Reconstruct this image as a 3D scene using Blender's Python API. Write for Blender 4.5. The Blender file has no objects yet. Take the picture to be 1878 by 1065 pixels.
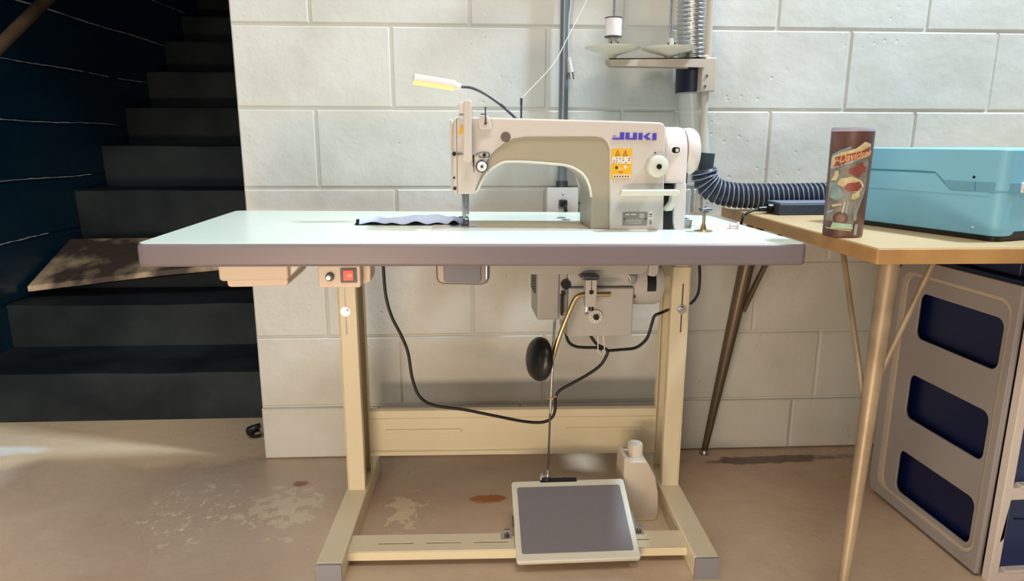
import bpy, bmesh, math, random
from mathutils import Vector, Matrix
random.seed(7)
S = bpy.context.scene
COL = S.collection
PI = math.pi

# ------------------------------------------------------------------ camera
YAW, PITCH, ROLL = .0917, -.2177, .0019
CAM = Vector((.5353, -1.1871, .9038))
F = Vector((math.sin(YAW)*math.cos(PITCH), math.cos(YAW)*math.cos(PITCH), math.sin(PITCH)))
R0 = Vector((math.cos(YAW), -math.sin(YAW), 0)); U0 = R0.cross(F)
cr, sr = math.cos(ROLL), math.sin(ROLL)
R1 = R0*cr+U0*sr; U1 = U0*cr-R0*sr
cd = bpy.data.cameras.new('camera'); cam = bpy.data.objects.new('camera', cd); COL.objects.link(cam)
cam.matrix_world = Matrix(((R1.x, U1.x, -F.x, CAM.x), (R1.y, U1.y, -F.y, CAM.y), (R1.z, U1.z, -F.z, CAM.z), (0, 0, 0, 1)))
cd.sensor_width = 36; cd.lens = 1236.7*36/1878; cd.clip_start = .02
S.camera = cam

# ------------------------------------------------------------------ light
def lin(c):
    return tuple(((v/255)/12.92 if v/255 <= .04045 else ((v/255+.055)/1.055)**2.4) for v in c)
w = bpy.data.worlds.new('world'); S.world = w; w.use_nodes = True
bg = w.node_tree.nodes['Background']; bg.inputs[0].default_value = (.94, .98, 1.0, 1); bg.inputs[1].default_value = .16
def area(name, loc, target, sx, sy, power, color):
    l = bpy.data.lights.new(name, 'AREA'); l.shape = 'RECTANGLE'; l.size = sx; l.size_y = sy
    l.energy = power; l.color = color
    o = bpy.data.objects.new(name, l); COL.objects.link(o); o.location = loc
    o.rotation_euler = (Vector(target)-Vector(loc)).to_track_quat('-Z', 'Y').to_euler()
    return o
area('ceiling_lamp', (2.45, -.10, 3.3), (.7, .5, .7), .24, .24, 120, (.66, .84, 1.0))
area('overhead_fill', (.7, -1.5, 3.1), (.6, -1.2, .0), 1.3, .8, 34, (1.0, .92, .82))  # added fill from above to brighten the floor and pedal
area('front_fill', (-.5, -3.4, 1.5), (.7, .5, .2), 1.0, .8, 18, (1.0, .92, .80))
area('stair_foot_fill', (-.92, -.15, .5), (-.85, 1.0, .0), .3, .2, 3.2, (1.0, .92, .82))  # added fill that lifts the lowest riser and the floor before it
area('warm_low_fill', (.0, -1.5, .20), (.6, .4, -.22), .8, .2, 15, (1.0, .77, .53))  # added warm fill near the floor for the lower parts
area('stair_side_fill', (-.55, -.7, 2.5), (-1.05, 1.6, 1.1), .3, .2, 6, (.72, .88, 1.0))  # added cool fill that picks out the left wall's ridges
S.view_settings.view_transform = 'Standard'; S.view_settings.look = 'None'
S.view_settings.exposure = 0.1; S.view_settings.gamma = 1; S.view_settings.use_curve_mapping = False

# ------------------------------------------------------------------ materials
def mat(name, c, rough=.5, metal=0, c2=None, scale=8, bump=0, bscale=60, spec=.5, emit=None, estr=0, coat=0, alpha=1, trans=0, detail=4, lo=.4, hi=.65):
    m = bpy.data.materials.new(name); m.use_nodes = True
    nt = m.node_tree; b = nt.nodes['Principled BSDF']
    b.inputs['Base Color'].default_value = (*lin(c), 1); b.inputs['Roughness'].default_value = rough
    b.inputs['Metallic'].default_value = metal; b.inputs['Specular IOR Level'].default_value = spec
    b.inputs['Coat Weight'].default_value = coat; b.inputs['Alpha'].default_value = alpha
    b.inputs['Transmission Weight'].default_value = trans
    tc = nt.nodes.new('ShaderNodeTexCoord')
    if c2:
        n = nt.nodes.new('ShaderNodeTexNoise'); n.inputs['Scale'].default_value = scale; n.inputs['Detail'].default_value = detail
        nt.links.new(tc.outputs['Object'], n.inputs['Vector'])
        r = nt.nodes.new('ShaderNodeValToRGB'); r.color_ramp.elements[0].position = lo; r.color_ramp.elements[1].position = hi
        r.color_ramp.elements[0].color = (*lin(c), 1); r.color_ramp.elements[1].color = (*lin(c2), 1)
        nt.links.new(n.outputs['Fac'], r.inputs[0]); nt.links.new(r.outputs[0], b.inputs['Base Color'])
    if bump:
        n = nt.nodes.new('ShaderNodeTexNoise'); n.inputs['Scale'].default_value = bscale; n.inputs['Detail'].default_value = 5
        nt.links.new(tc.outputs['Object'], n.inputs['Vector'])
        bp = nt.nodes.new('ShaderNodeBump'); bp.inputs['Strength'].default_value = bump; bp.inputs['Distance'].default_value = .004
        nt.links.new(n.outputs['Fac'], bp.inputs['Height']); nt.links.new(bp.outputs[0], b.inputs['Normal'])
    if emit:
        b.inputs['Emission Color'].default_value = (*lin(emit), 1); b.inputs['Emission Strength'].default_value = estr
    return m

def painted_block(name, c, c2, rough, pit):
    m = mat(name, c, rough, c2=c2, scale=5)
    nt = m.node_tree; b = nt.nodes['Principled BSDF']; tc = nt.nodes['Texture Coordinate']
    n1 = nt.nodes.new('ShaderNodeTexNoise'); n1.inputs['Scale'].default_value = 26; n1.inputs['Detail'].default_value = 6
    n2 = nt.nodes.new('ShaderNodeTexVoronoi'); n2.inputs['Scale'].default_value = 34
    r2 = nt.nodes.new('ShaderNodeValToRGB'); r2.color_ramp.elements[0].position = .03; r2.color_ramp.elements[1].position = .17
    n3 = nt.nodes.new('ShaderNodeTexNoise'); n3.inputs['Scale'].default_value = 4
    r3 = nt.nodes.new('ShaderNodeValToRGB'); r3.color_ramp.elements[0].position = .54; r3.color_ramp.elements[1].position = .68
    for n in (n1, n2, n3): nt.links.new(tc.outputs['Object'], n.inputs['Vector'])
    nt.links.new(n2.outputs['Distance'], r2.inputs[0]); nt.links.new(n3.outputs['Fac'], r3.inputs[0])
    mx = nt.nodes.new('ShaderNodeMath'); mx.operation = 'MAXIMUM'
    inv = nt.nodes.new('ShaderNodeMath'); inv.operation = 'SUBTRACT'; inv.inputs[0].default_value = 1
    nt.links.new(r3.outputs[0], inv.inputs[1]); nt.links.new(r2.outputs[0], mx.inputs[0]); nt.links.new(inv.outputs[0], mx.inputs[1])
    b1 = nt.nodes.new('ShaderNodeBump'); b1.inputs['Strength'].default_value = .55; b1.inputs['Distance'].default_value = .004
    b2 = nt.nodes.new('ShaderNodeBump'); b2.inputs['Strength'].default_value = pit; b2.inputs['Distance'].default_value = .004
    nt.links.new(n1.outputs['Fac'], b1.inputs['Height']); nt.links.new(mx.outputs[0], b2.inputs['Height'])
    nt.links.new(b1.outputs[0], b2.inputs['Normal']); nt.links.new(b2.outputs[0], b.inputs['Normal'])
    return m

M_WALL = painted_block('white_block_paint', (214, 213, 207), (204, 202, 193), .5, .4)
M_DARKWALL = painted_block('navy_block_paint', (6, 46, 72), (12, 52, 74), .34, .2)
M_STEP = mat('dark_step_paint', (20, 28, 33), .6, spec=.25, c2=(46, 53, 55), scale=3, bump=.3, bscale=25)
M_WORN = mat('worn_board', (84, 72, 64), .6, c2=(236, 210, 172), scale=7, bump=.6, bscale=30, detail=6, lo=.45, hi=.72)
M_TOP = mat('table_laminate', (232, 240, 226), .3, c2=(226, 236, 222), scale=3)
M_EDGE = mat('table_edge_band', (124, 114, 120), .35)
M_CREAM = mat('cream_enamel', (226, 214, 184), .38)
M_CAP = mat('grey_end_cap', (140, 138, 144), .6)
M_MACH = mat('machine_enamel', (208, 197, 188), .3, coat=.2)
M_MACH2 = mat('machine_cover_plastic', (222, 212, 208), .42)
M_MACH3 = mat('machine_arm_panel', (172, 161, 141), .38)
M_GREENW = mat('pale_green_enamel', (214, 212, 198), .32)
M_STEEL = mat('polished_steel', (190, 190, 192), .22, 1)
M_DSTEEL = mat('dark_steel', (96, 98, 104), .35, 1)
M_BRASS = mat('brass', (198, 176, 134), .28, 1)
M_BLACK = mat('black_plastic', (14, 14, 16), .35)
M_BLKR = mat('black_rubber_cable', (12, 12, 14), .42)
M_WHITEP = mat('white_plastic', (232, 230, 232), .4)
M_BEIGEP = mat('beige_plastic', (214, 196, 178), .45)
M_GREYMOT = mat('motor_grey', (168, 166, 162), .45)
M_GREYMOT2 = mat('motor_grey_light', (182, 180, 176), .45)
M_BROWNCAP = mat('brown_rubber_plug', (106, 86, 80), .5)
M_YEL = mat('label_yellow', (232, 176, 40), .5)
M_LWHITE = mat('label_white', (228, 214, 200), .5)
M_RED = mat('label_red', (196, 60, 40), .5)
M_DARKINK = mat('label_ink', (70, 60, 60), .5)
M_PLATE = mat('name_plate_grey', (150, 142, 132), .35, .4)
M_PURPLE = mat('logo_purple', (92, 70, 190), .4)
M_BLUE = mat('logo_blue', (72, 84, 200), .4)
M_PALEP = mat('logo_lilac', (170, 140, 200), .4)
M_PAD = mat('grey_rubber_mat', (120, 116, 122), .42, bump=.15, bscale=250)
M_BOTTLE = mat('milky_plastic', (226, 212, 192), .45, trans=.25)
M_OAK = mat('oak_edge', (196, 154, 98), .45, c2=(172, 130, 80), scale=12, lo=.35, hi=.7)
M_TAN = mat('tan_laminate', (206, 178, 134), .38, c2=(196, 168, 124), scale=5)
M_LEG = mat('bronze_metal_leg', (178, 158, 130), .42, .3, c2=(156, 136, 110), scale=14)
M_LEG_SHADE = mat('shaded_bronze_metal_leg', (104, 90, 72), .38, .5)  # darker copy of the leg bronze: shade on the rear legs in the colour
M_TEAL = mat('teal_steel', (130, 194, 222), .42)
M_TEALD = mat('teal_seam', (66, 130, 156), .5)
M_TEALB = mat('teal_band', (108, 164, 192), .45)
M_GREYCAB = mat('grey_plastic_cabinet', (158, 152, 150), .5)
M_CABW = mat('pale_plastic_frame', (220, 208, 200), .5)
M_NAVY = mat('navy_drawer_plastic', (26, 46, 92), .35)
M_NAVYD = mat('navy_drawer_shaded', (6, 20, 66), .4)  # darker drawer navy, the shade inside the cabinet put into the colour
M_HOSE = mat('dark_ribbed_hose', (38, 42, 56), .42)
M_HRIB = mat('hose_rib', (150, 158, 176), .4)
M_ALU = mat('foil_duct', (205, 205, 205), .26, .95, bump=.5, bscale=40)
M_SLEEVE = mat('clear_sleeve', (206, 204, 196), .25, alpha=.72)
M_NAVYC = mat('navy_coupler', (16, 24, 48), .4)
M_COND = mat('conduit_steel', (150, 156, 164), .38, .8)
M_TUMB = mat('tumbler_brown', (96, 66, 62), .35, .15, c2=(116, 84, 76), scale=18)
M_FAB = mat('light_blue_cloth', (196, 208, 240), .9, bump=.3, bscale=400)
M_FABD = mat('dark_navy_cloth', (26, 24, 34), .9, bump=.3, bscale=400)
M_THREAD = mat('white_thread', (232, 228, 214), .7)
M_GREYC = mat('thread_stand_grey', (196, 184, 170), .45)
M_LED = mat('led_lens', (250, 210, 140), .4, emit=(255, 186, 84), estr=.75)
M_REDSW = mat('red_rocker', (190, 14, 12), .3, emit=(255, 20, 12), estr=.25)
M_REDHOT = mat('red_rocker_lamp', (255, 120, 90), .3, emit=(255, 80, 50), estr=.7)
M_GLASSW = mat('dial_white', (222, 220, 214), .4)
M_WOOD = mat('handrail_wood', (104, 86, 68), .45, c2=(84, 68, 52), scale=10)
M_PANBLUE = mat('oil_pan_plastic', (120, 122, 138), .35)
M_PANR = mat('oil_pan_rim', (140, 130, 128), .3, .5)

FX, FY = -.95, 1.8      # floor object origin offset (object coordinates = world + offset)
def floor_mat():
    m = bpy.data.materials.new('stained_concrete'); m.use_nodes = True
    nt = m.node_tree; b = nt.nodes['Principled BSDF']; L = nt.links.new
    tc = nt.nodes.new('ShaderNodeTexCoord')
    def noise(sc, det=6, rough=.6, dist=0, off=(0, 0, 0)):
        mp = nt.nodes.new('ShaderNodeMapping'); mp.inputs['Location'].default_value = off; L(tc.outputs['Object'], mp.inputs[0])
        n = nt.nodes.new('ShaderNodeTexNoise'); n.inputs['Scale'].default_value = sc; n.inputs['Detail'].default_value = det
        n.inputs['Roughness'].default_value = rough; n.inputs['Distortion'].default_value = dist; L(mp.outputs[0], n.inputs[0]); return n.outputs['Fac']
    def ramp(src, *st):
        r = nt.nodes.new('ShaderNodeValToRGB'); cr_ = r.color_ramp
        while len(cr_.elements) < len(st): cr_.elements.new(.5)
        for e, (p, c) in zip(cr_.elements, st): e.position = p; e.color = (*(lin(c) if not isinstance(c, float) else (c, c, c)), 1)
        L(src, r.inputs[0]); return r.outputs[0]
    def mix(fac, a, c):
        n = nt.nodes.new('ShaderNodeMix'); n.data_type = 'RGBA'; L(fac, n.inputs[0]); L(a, n.inputs[6])
        if isinstance(c, tuple): n.inputs[7].default_value = (*lin(c), 1)
        else: L(c, n.inputs[7])
        return n.outputs[2]
    def spot(x, y, rx, ry, soft=.35, off=(0, 0, 0), sc=9, amt=.9):
        # an irregular worn patch
        mp = nt.nodes.new('ShaderNodeMapping'); mp.vector_type = 'POINT'
        mp.inputs['Location'].default_value = (-(x+FX)/rx, -(y+FY)/ry, 0); mp.inputs['Scale'].default_value = (1/rx, 1/ry, 0); L(tc.outputs['Object'], mp.inputs[0])
        ln = nt.nodes.new('ShaderNodeVectorMath'); ln.operation = 'LENGTH'; L(mp.outputs[0], ln.inputs[0])
        ad = nt.nodes.new('ShaderNodeMath'); ad.operation = 'MULTIPLY_ADD'; L(noise(sc, 7, .65, .3, off), ad.inputs[0]); ad.inputs[1].default_value = amt*2; L(ln.outputs['Value'], ad.inputs[2])
        return ramp(ad.outputs[0], (.5, 1.0), (1.0, 0.0)) if False else ramp(sub(ad.outputs[0], amt), (.55, 1.0), (.55+soft, 0.0))
    def sub(s, v):
        n = nt.nodes.new('ShaderNodeMath'); n.operation = 'SUBTRACT'; L(s, n.inputs[0]); n.inputs[1].default_value = v; return n.outputs[0]
    def band(y0, soft, wob):
        # irregular edge running across the floor: lighter on the far side
        sp = nt.nodes.new('ShaderNodeSeparateXYZ'); L(tc.outputs['Object'], sp.inputs[0])
        m1 = nt.nodes.new('ShaderNodeMath'); m1.operation = 'MULTIPLY_ADD'; L(noise(5, 8, .6, .2, (2, 2, 0)), m1.inputs[0]); m1.inputs[1].default_value = wob*2; L(sp.outputs['Y'], m1.inputs[2])
        mr = nt.nodes.new('ShaderNodeMapRange'); mr.inputs[1].default_value = FY+y0+wob; mr.inputs[2].default_value = FY+y0+wob+soft; L(m1.outputs[0], mr.inputs[0]); return mr.outputs[0]
    def flakes(x, y, rx, ry):
        msk = spot(x, y, rx, ry, .5, (1, 1, 0), 8, .4)
        f = ramp(noise(38, 10, .7, .3, (4, 4, 0)), (.56, 0.0), (.60, .9))
        mm = nt.nodes.new('ShaderNodeMath'); mm.operation = 'MULTIPLY'; L(msk, mm.inputs[0]); L(f, mm.inputs[1]); return mm.outputs[0]
    base = ramp(noise(3.2, 8, .62, .4), (.3, (190, 164, 138)), (.5, (204, 178, 150)), (.72, (216, 194, 168)))
    base = mix(ramp(noise(1.1, 3, .5, 0, (4, 2, 0)), (.42, 0.0), (.7, .6)), base, (188, 174, 164))
    base = mix(band(.66, .05, .10), base, (228, 202, 168))
    base = mix(flakes(-.12, .40, .16, .20), base, (236, 222, 198))
    base = mix(flakes(.42, .34, .07, .16), base, (240, 224, 194))
    base = mix(spot(-.95, .80, .30, .045, .4, (5, 0, 0), 7, .5), base, (244, 240, 230))
    base = mix(spot(.40, .36, .055, .09, .12, (3, 1, 0), 22, 2.0), base, (226, 208, 178))
    base = mix(spot(.10, .40, .10, .12, .12, (9, 1, 0), 26, 2.4), base, (216, 200, 176))
    base = mix(spot(.12, .52, .05, .03, .2, (2, 6, 0), 12, 1.0), base, (150, 96, 60))
    base = mix(spot(.62, .40, .06, .03, .2, (2, 3, 0), 12, 1.0), base, (176, 112, 62))
    base = mix(spot(1.45, .55, .35, .03, .3, (2, 3, 0), 12, 1.0), base, (104, 82, 64))
    L(base, b.inputs['Base Color'])
    rr = ramp(noise(2.2, 5, .6, 0, (7, 7, 0)), (.4, .22), (.65, .5)); L(rr, b.inputs['Roughness'])
    bp = nt.nodes.new('ShaderNodeBump'); bp.inputs['Strength'].default_value = .25; bp.inputs['Distance'].default_value = .01
    L(noise(14, 8, .6), bp.inputs['Height']); L(bp.outputs[0], b.inputs['Normal'])
    return m
M_FLOOR = floor_mat()

# ------------------------------------------------------------------ mesh helpers (all coordinates in metres, world space)
MW = {}
def link(name, me): o = bpy.data.objects.new(name, me); COL.objects.link(o); return o
def thing(name, label, cat, loc=(0, 0, 0), rz=0, group=None, kind=None):
    o = link(name, None); o.empty_display_size = .05
    M = Matrix.Translation(loc) @ Matrix.Rotation(rz, 4, 'Z'); o.matrix_world = M; MW[o.name] = M
    tag(o, label, cat, group, kind); return o
def tag(o, label=None, cat=None, group=None, kind=None):
    if label: o['label'] = label
    if cat: o['category'] = cat
    if group: o['group'] = group
    if kind: o['kind'] = kind
    return o
def obj(name, bm, m, parent=None, bevel=0, smooth=False, seg=3, M=None, label=None, fix=True, ang=40):
    if M is not None: bmesh.ops.transform(bm, matrix=M, verts=bm.verts)
    if fix: bmesh.ops.recalc_face_normals(bm, faces=bm.faces)
    me = bpy.data.meshes.new(name); bm.to_mesh(me); bm.free()
    ms = m if isinstance(m, (list, tuple)) else [m]
    for x in ms: me.materials.append(x)
    if parent is not None:
        P = MW[parent.name]; me.transform(P.inverted()); o = link(name, me); o.parent = parent; MW[o.name] = P
        # children share their parent's origin frame
        o.matrix_local = Matrix.Identity(4)
    else:
        vs = [v.co for v in me.vertices]
        c = Vector(((min(v.x for v in vs)+max(v.x for v in vs))/2, (min(v.y for v in vs)+max(v.y for v in vs))/2, min(v.z for v in vs)))
        me.transform(Matrix.Translation(-c)); o = link(name, me); o.location = c; MW[o.name] = Matrix.Translation(c)
    if bevel:
        b = o.modifiers.new('bevel', 'BEVEL'); b.width = bevel; b.segments = seg; b.limit_method = 'ANGLE'; b.angle_limit = math.radians(ang)
        smooth = True
    if smooth:
        for p in me.polygons: p.use_smooth = True
        me.set_sharp_from_angle(angle=math.radians(ang if not bevel else 50))
    if label: o['label'] = label
    return o
B = bmesh.new
def box(bm, x0, x1, y0, y1, z0, z1, mi=0):
    v = [bm.verts.new((x, y, z)) for z in (z0, z1) for y in (y0, y1) for x in (x0, x1)]
    for f in ((0, 2, 3, 1), (4, 5, 7, 6), (0, 1, 5, 4), (2, 6, 7, 3), (0, 4, 6, 2), (1, 3, 7, 5)):
        bm.faces.new([v[i] for i in f]).material_index = mi
    return bm
def prism(bm, pts, a, b, axis='y'):
    # pts are (x,z) for axis y; (y,z) for axis x; (x,y) for axis z
    def P(p, t): return {'y': (p[0], t, p[1]), 'x': (t, p[0], p[1]), 'z': (p[0], p[1], t)}[axis]
    A = [bm.verts.new(P(p, a)) for p in pts]; C = [bm.verts.new(P(p, b)) for p in pts]
    bm.faces.new(A); bm.faces.new(C[::-1])
    n = len(pts)
    for i in range(n): bm.faces.new((A[i], C[i], C[(i+1) % n], A[(i+1) % n]))
    return bm
def rrect(x0, x1, y0, y1, r, n=5):
    o = []
    for cx, cy, a in ((x1-r, y1-r, 0), (x0+r, y1-r, 90), (x0+r, y0+r, 180), (x1-r, y0+r, 270)):
        for i in range(n+1):
            t = math.radians(a+90*i/n); o.append((cx+r*math.cos(t), cy+r*math.sin(t)))
    return o
def frame_of(d):
    d = d.normalized(); a = Vector((0, 0, 1)) if abs(d.z) < .9 else Vector((1, 0, 0))
    u = d.cross(a).normalized(); return u, d.cross(u).normalized()
def cyl(bm, p0, p1, r0, r1=None, n=24, cap=True, mi=0):
    r1 = r0 if r1 is None else r1; p0 = Vector(p0); p1 = Vector(p1); u, v = frame_of(p1-p0)
    A = [bm.verts.new(p0+(u*math.cos(2*PI*i/n)+v*math.sin(2*PI*i/n))*r0) for i in range(n)]
    C = [bm.verts.new(p1+(u*math.cos(2*PI*i/n)+v*math.sin(2*PI*i/n))*r1) for i in range(n)]
    for i in range(n): bm.faces.new((A[i], A[(i+1) % n], C[(i+1) % n], C[i])).material_index = mi
    if cap: bm.faces.new(A).material_index = mi; bm.faces.new(C).material_index = mi
    return bm
def smoothpath(pts, sub=8):
    P = [Vector(p) for p in pts]
    if len(P) < 3: return P
    Q = [P[0]*2-P[1]]+P+[P[-1]*2-P[-2]]; o = []
    for i in range(1, len(Q)-2):
        for k in range(sub):
            t = k/sub; a, b, c, d = Q[i-1:i+3]
            o.append(.5*((2*b)+(c-a)*t+(2*a-5*b+4*c-d)*t*t+(3*b-a-3*c+d)*t**3))
    return o+[P[-1]]
def tube(bm, pts, r, n=12, sub=8, rf=None):
    P = smoothpath(pts, sub) if sub else [Vector(p) for p in pts]
    rings = []; u = None
    for i, p in enumerate(P):
        d = (P[min(i+1, len(P)-1)]-P[max(i-1, 0)]).normalized()
        if u is None: u, v = frame_of(d)
        u = (u-d*u.dot(d)).normalized(); v = d.cross(u)
        rr = rf(i/(len(P)-1), i) if rf else r
        rings.append([bm.verts.new(p+(u*math.cos(2*PI*k/n)+v*math.sin(2*PI*k/n))*rr) for k in range(n)])
    for a, b in zip(rings, rings[1:]):
        for k in range(n): bm.faces.new((a[k], a[(k+1) % n], b[(k+1) % n], b[k]))
    bm.faces.new(rings[0]); bm.faces.new(rings[-1]); return bm
def lathe(bm, prof, c, d=(0, 0, 1), n=40, mi=0):
    # prof: list of (radius, height along d from c)
    d = Vector(d).normalized(); c = Vector(c); u, v = frame_of(d); rings = []
    for r, h in prof:
        rings.append([bm.verts.new(c+d*h+(u*math.cos(2*PI*k/n)+v*math.sin(2*PI*k/n))*max(r, 1e-5)) for k in range(n)])
    for a, b in zip(rings, rings[1:]):
        for k in range(n): bm.faces.new((a[k], a[(k+1) % n], b[(k+1) % n], b[k])).material_index = mi
    bm.faces.new(rings[0]).material_index = mi; bm.faces.new(rings[-1]).material_index = mi
    return bm
def holed(outer, holes, depth):
    cu = bpy.data.curves.new('c', 'CURVE'); cu.dimensions = '2D'; cu.fill_mode = 'BOTH'; cu.extrude = depth/2
    for pts in [outer]+holes:
        s = cu.splines.new('POLY'); s.points.add(len(pts)-1); s.use_cyclic_u = True
        for p, q in zip(s.points, pts): p.co = (q[0], q[1], 0, 1)
    return curve_bm(cu)
def curve_bm(cu):
    o = bpy.data.objects.new('tmp', cu); COL.objects.link(o); dg = bpy.context.evaluated_depsgraph_get(); dg.update()
    me = bpy.data.meshes.new_from_object(o.evaluated_get(dg)); bm = B(); bm.from_mesh(me)
    bpy.data.objects.remove(o); bpy.data.curves.remove(cu); bpy.data.meshes.remove(me)
    bmesh.ops.remove_doubles(bm, verts=bm.verts, dist=1e-6); return bm
def text_bm(s, size, ext=.0003, shear=0, bold=0):
    cu = bpy.data.curves.new('t', 'FONT'); cu.body = s; cu.size = size; cu.extrude = ext; cu.shear = shear; cu.offset = bold
    cu.align_x = 'CENTER'; cu.align_y = 'CENTER'; return curve_bm(cu)
FACE_FRONT = Matrix(((1, 0, 0, 0), (0, 0, -1, 0), (0, 1, 0, 0), (0, 0, 0, 1)))   # xy drawing -> facing -y
def TZ(x, h=0): return .7327-.012167*x+h           # height of the slightly tilted sewing table top

# wall frame
WA = .0383
WM = Matrix.Translation((0, .6843, 0)) @ Matrix.Rotation(-WA, 4, 'Z')    # local x along wall, local y into wall
def wp(x, out, z):                                                       # point near the back wall at world x, `out` metres in front
    return (x, .6843-.0383*x-out, z)

# ------------------------------------------------------------------ the setting
def block_face(bm, x0, x1, rows, length, depth, gap=.005, bev=.003, joint0=0, jit=.0012, gx=None):
    gx = gap if gx is None else gx
    for z0, z1, par, out in rows:
        j = joint0+par*length
        k = math.floor((x0-j)/length)
        x = j+k*length
        while x < x1:
            a, b = max(x+gx/2, x0), min(x+length-gx/2, x1)
            if b-a > .01:
                d = -out+random.uniform(-jit, jit); z0_ = z0+gap/2; z1_ = z1-gap/2; e = bev
                fr = [(a+e, z0_+e), (b-e, z0_+e), (b-e, z1_-e), (a+e, z1_-e)]
                md = [(a, z0_), (b, z0_), (b, z1_), (a, z1_)]
                V1 = [bm.verts.new((p[0], d, p[1])) for p in fr]; V2 = [bm.verts.new((p[0], d+e, p[1])) for p in md]; V3 = [bm.verts.new((p[0], depth, p[1])) for p in md]
                bm.faces.new(V1)
                for A_, B_ in ((V1, V2), (V2, V3)):
                    for i in range(4): bm.faces.new((A_[i], B_[i], B_[(i+1) % 4], A_[(i+1) % 4]))
            x += length
bm = B()
BZ, BH = 1.1939, .2071
rows = [(0.0, BZ-5*BH, 1/3, .007)]
for k in range(5, -11, -1):
    rows.append((BZ-k*BH, BZ-(k-1)*BH, .5 if k % 2 else 0, 0))
block_face(bm, -.0108, 3.4, rows, .406, .012, joint0=.1883, gap=.006, bev=.0035)
box(bm, -.0108, 3.2, .0045, .19, 0, 3.5)
o = obj('wall_back', bm, M_WALL, M=WM, fix=True); tag(o, 'white painted concrete block wall behind the sewing table', kind='structure')

LK = -1.11
def lw(y, out=0): return LK+.0383*y+out
LM = Matrix.Translation((LK, 0, 0)) @ Matrix.Rotation(PI/2-WA, 4, 'Z') @ Matrix.Identity(4)
bm = B()   # left wall: local x along +y(world), local y -> -x(world)
rows = [(max(0, .54+.2165*k), .54+.2165*(k+1), .5 if k % 2 else 0, 0) for k in range(-3, 14)]
rows = [r for r in rows if r[1]-r[0] > .02]
block_face(bm, -.9, 5.0, rows, 12.0, .02, joint0=-3.3, gap=.007, bev=.005, jit=.0006, gx=.001)
box(bm, -.9, 5.0, .006, .19, 0, 3.5)
obj('wall_left', bm, M_DARKWALL, M=LM); tag(bpy.data.objects['wall_left'], 'navy painted block wall beside the stairs', kind='structure')

# pale ridges painted as highlights along the dark wall's mortar joints
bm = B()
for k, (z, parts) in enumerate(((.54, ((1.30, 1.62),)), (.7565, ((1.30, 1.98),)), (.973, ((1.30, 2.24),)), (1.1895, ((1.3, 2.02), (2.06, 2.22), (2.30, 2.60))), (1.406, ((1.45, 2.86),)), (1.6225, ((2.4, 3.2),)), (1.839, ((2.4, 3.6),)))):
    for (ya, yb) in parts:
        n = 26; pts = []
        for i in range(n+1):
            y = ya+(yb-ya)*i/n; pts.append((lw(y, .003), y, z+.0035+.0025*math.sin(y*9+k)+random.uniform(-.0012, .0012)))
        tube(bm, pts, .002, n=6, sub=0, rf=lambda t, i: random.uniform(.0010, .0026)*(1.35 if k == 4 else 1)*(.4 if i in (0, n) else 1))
tag(obj('trim_highlight', bm, mat('mortar_highlight', (214, 222, 230), .6, c2=(150, 162, 172), scale=30), smooth=True), 'pale painted highlight lines along the mortar joints of the dark block wall', kind='structure')
bm = B(); box(bm, -1.3, 3.2, -4.8, 1.2, -.05, 0)
tag(obj('floor', bm, M_FLOOR), 'stained brown concrete floor', kind='structure')
# wall that closes the stairwell on its right side and at its top
bm = B()
prism(bm, [(-.0108+.0075, .88), (.2, .872), (.2+.15, 5.0), (-.0108+.165, 5.0)], 0, 3.5, 'z')
tag(obj('wall_stair', bm, M_DARKWALL), 'dark wall closing the stairwell behind the white wall', kind='structure')
bm = B(); box(bm, -1.3, .4, 4.6, 4.75, 0, 3.6)
tag(obj('wall_stair_top', bm, M_DARKWALL), 'dark wall at the head of the stairs', kind='structure')
bm = B(); box(bm, -1.3, .4, .9, 4.7, 3.5, 3.6); box(bm, -1.09, -.02, .96, 1.04, 1.6, 3.5); box(bm, -1.3, 3.2, -4.8, .9, 3.5, 3.6)  # header over the stairs is an added unseen blocker, keeping upper steps dark
tag(obj('ceiling', bm, mat('ceiling_boards', (150, 132, 108), .8)), 'plain basement ceiling above the room and stairs, with an added light-blocking header', kind='structure')

# ------------------------------------------------------------------ staircase
st = thing('staircase', 'dark painted concrete stairs rising behind the white block wall', 'stairs', (-.55, 1.0, 0))
steps = [(1.008, .167), (1.309, .325), (1.60, .45), (1.83, .70), (2.08, .8835), (2.335, 1.064), (2.60, 1.253), (2.845, 1.435), (3.11, 1.61), (3.37, 1.79), (3.63, 1.97), (3.89, 2.15), (4.15, 2.33)]
for i, (y, z) in enumerate(steps):
    y2 = steps[i+1][0]+.03 if i+1 < len(steps) else 4.6
    xl0, xr0 = lw(y)-.0, .0+.0383*(y-.68)+.01
    bm = B()
    pr = [(y, 0), (y-.006, z-.012), (y-.004, z-.003), (y+.006, z), (y2, z), (y2, 0)] if i < 2 else [(y, z-.22), (y-.012, z-.016), (y-.009, z-.004), (y+.004, z), (y2, z), (y2, z-.22)]
    # wavy hand-trowelled nosing
    N = 14; sec = []
    for k in range(N+1):
        t = k/N; x = xl0+(xr0-xl0)*t; wob = .0015*math.sin(7*t+i*2)+.001*math.sin(19*t+i)
        sec.append([bm.verts.new((x, p[0]-.0383*(x+.55)*1.0*(1 if j in (0, 1, 2, 3) else 0)+(wob if j in (1, 2, 3) else 0), p[1]+(wob if 0 < j < 4 else 0))) for j, p in enumerate(pr)])
    for a, b in zip(sec, sec[1:]):
        for j in range(len(pr)): bm.faces.new((a[j], b[j], b[(j+1) % len(pr)], a[(j+1) % len(pr)]))
    bm.faces.new(sec[0]); bm.faces.new(sec[-1])
    obj('step', bm, M_STEP, st, smooth=True, ang=35)
bm = B()   # worn sloping board lying over the third step
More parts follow.
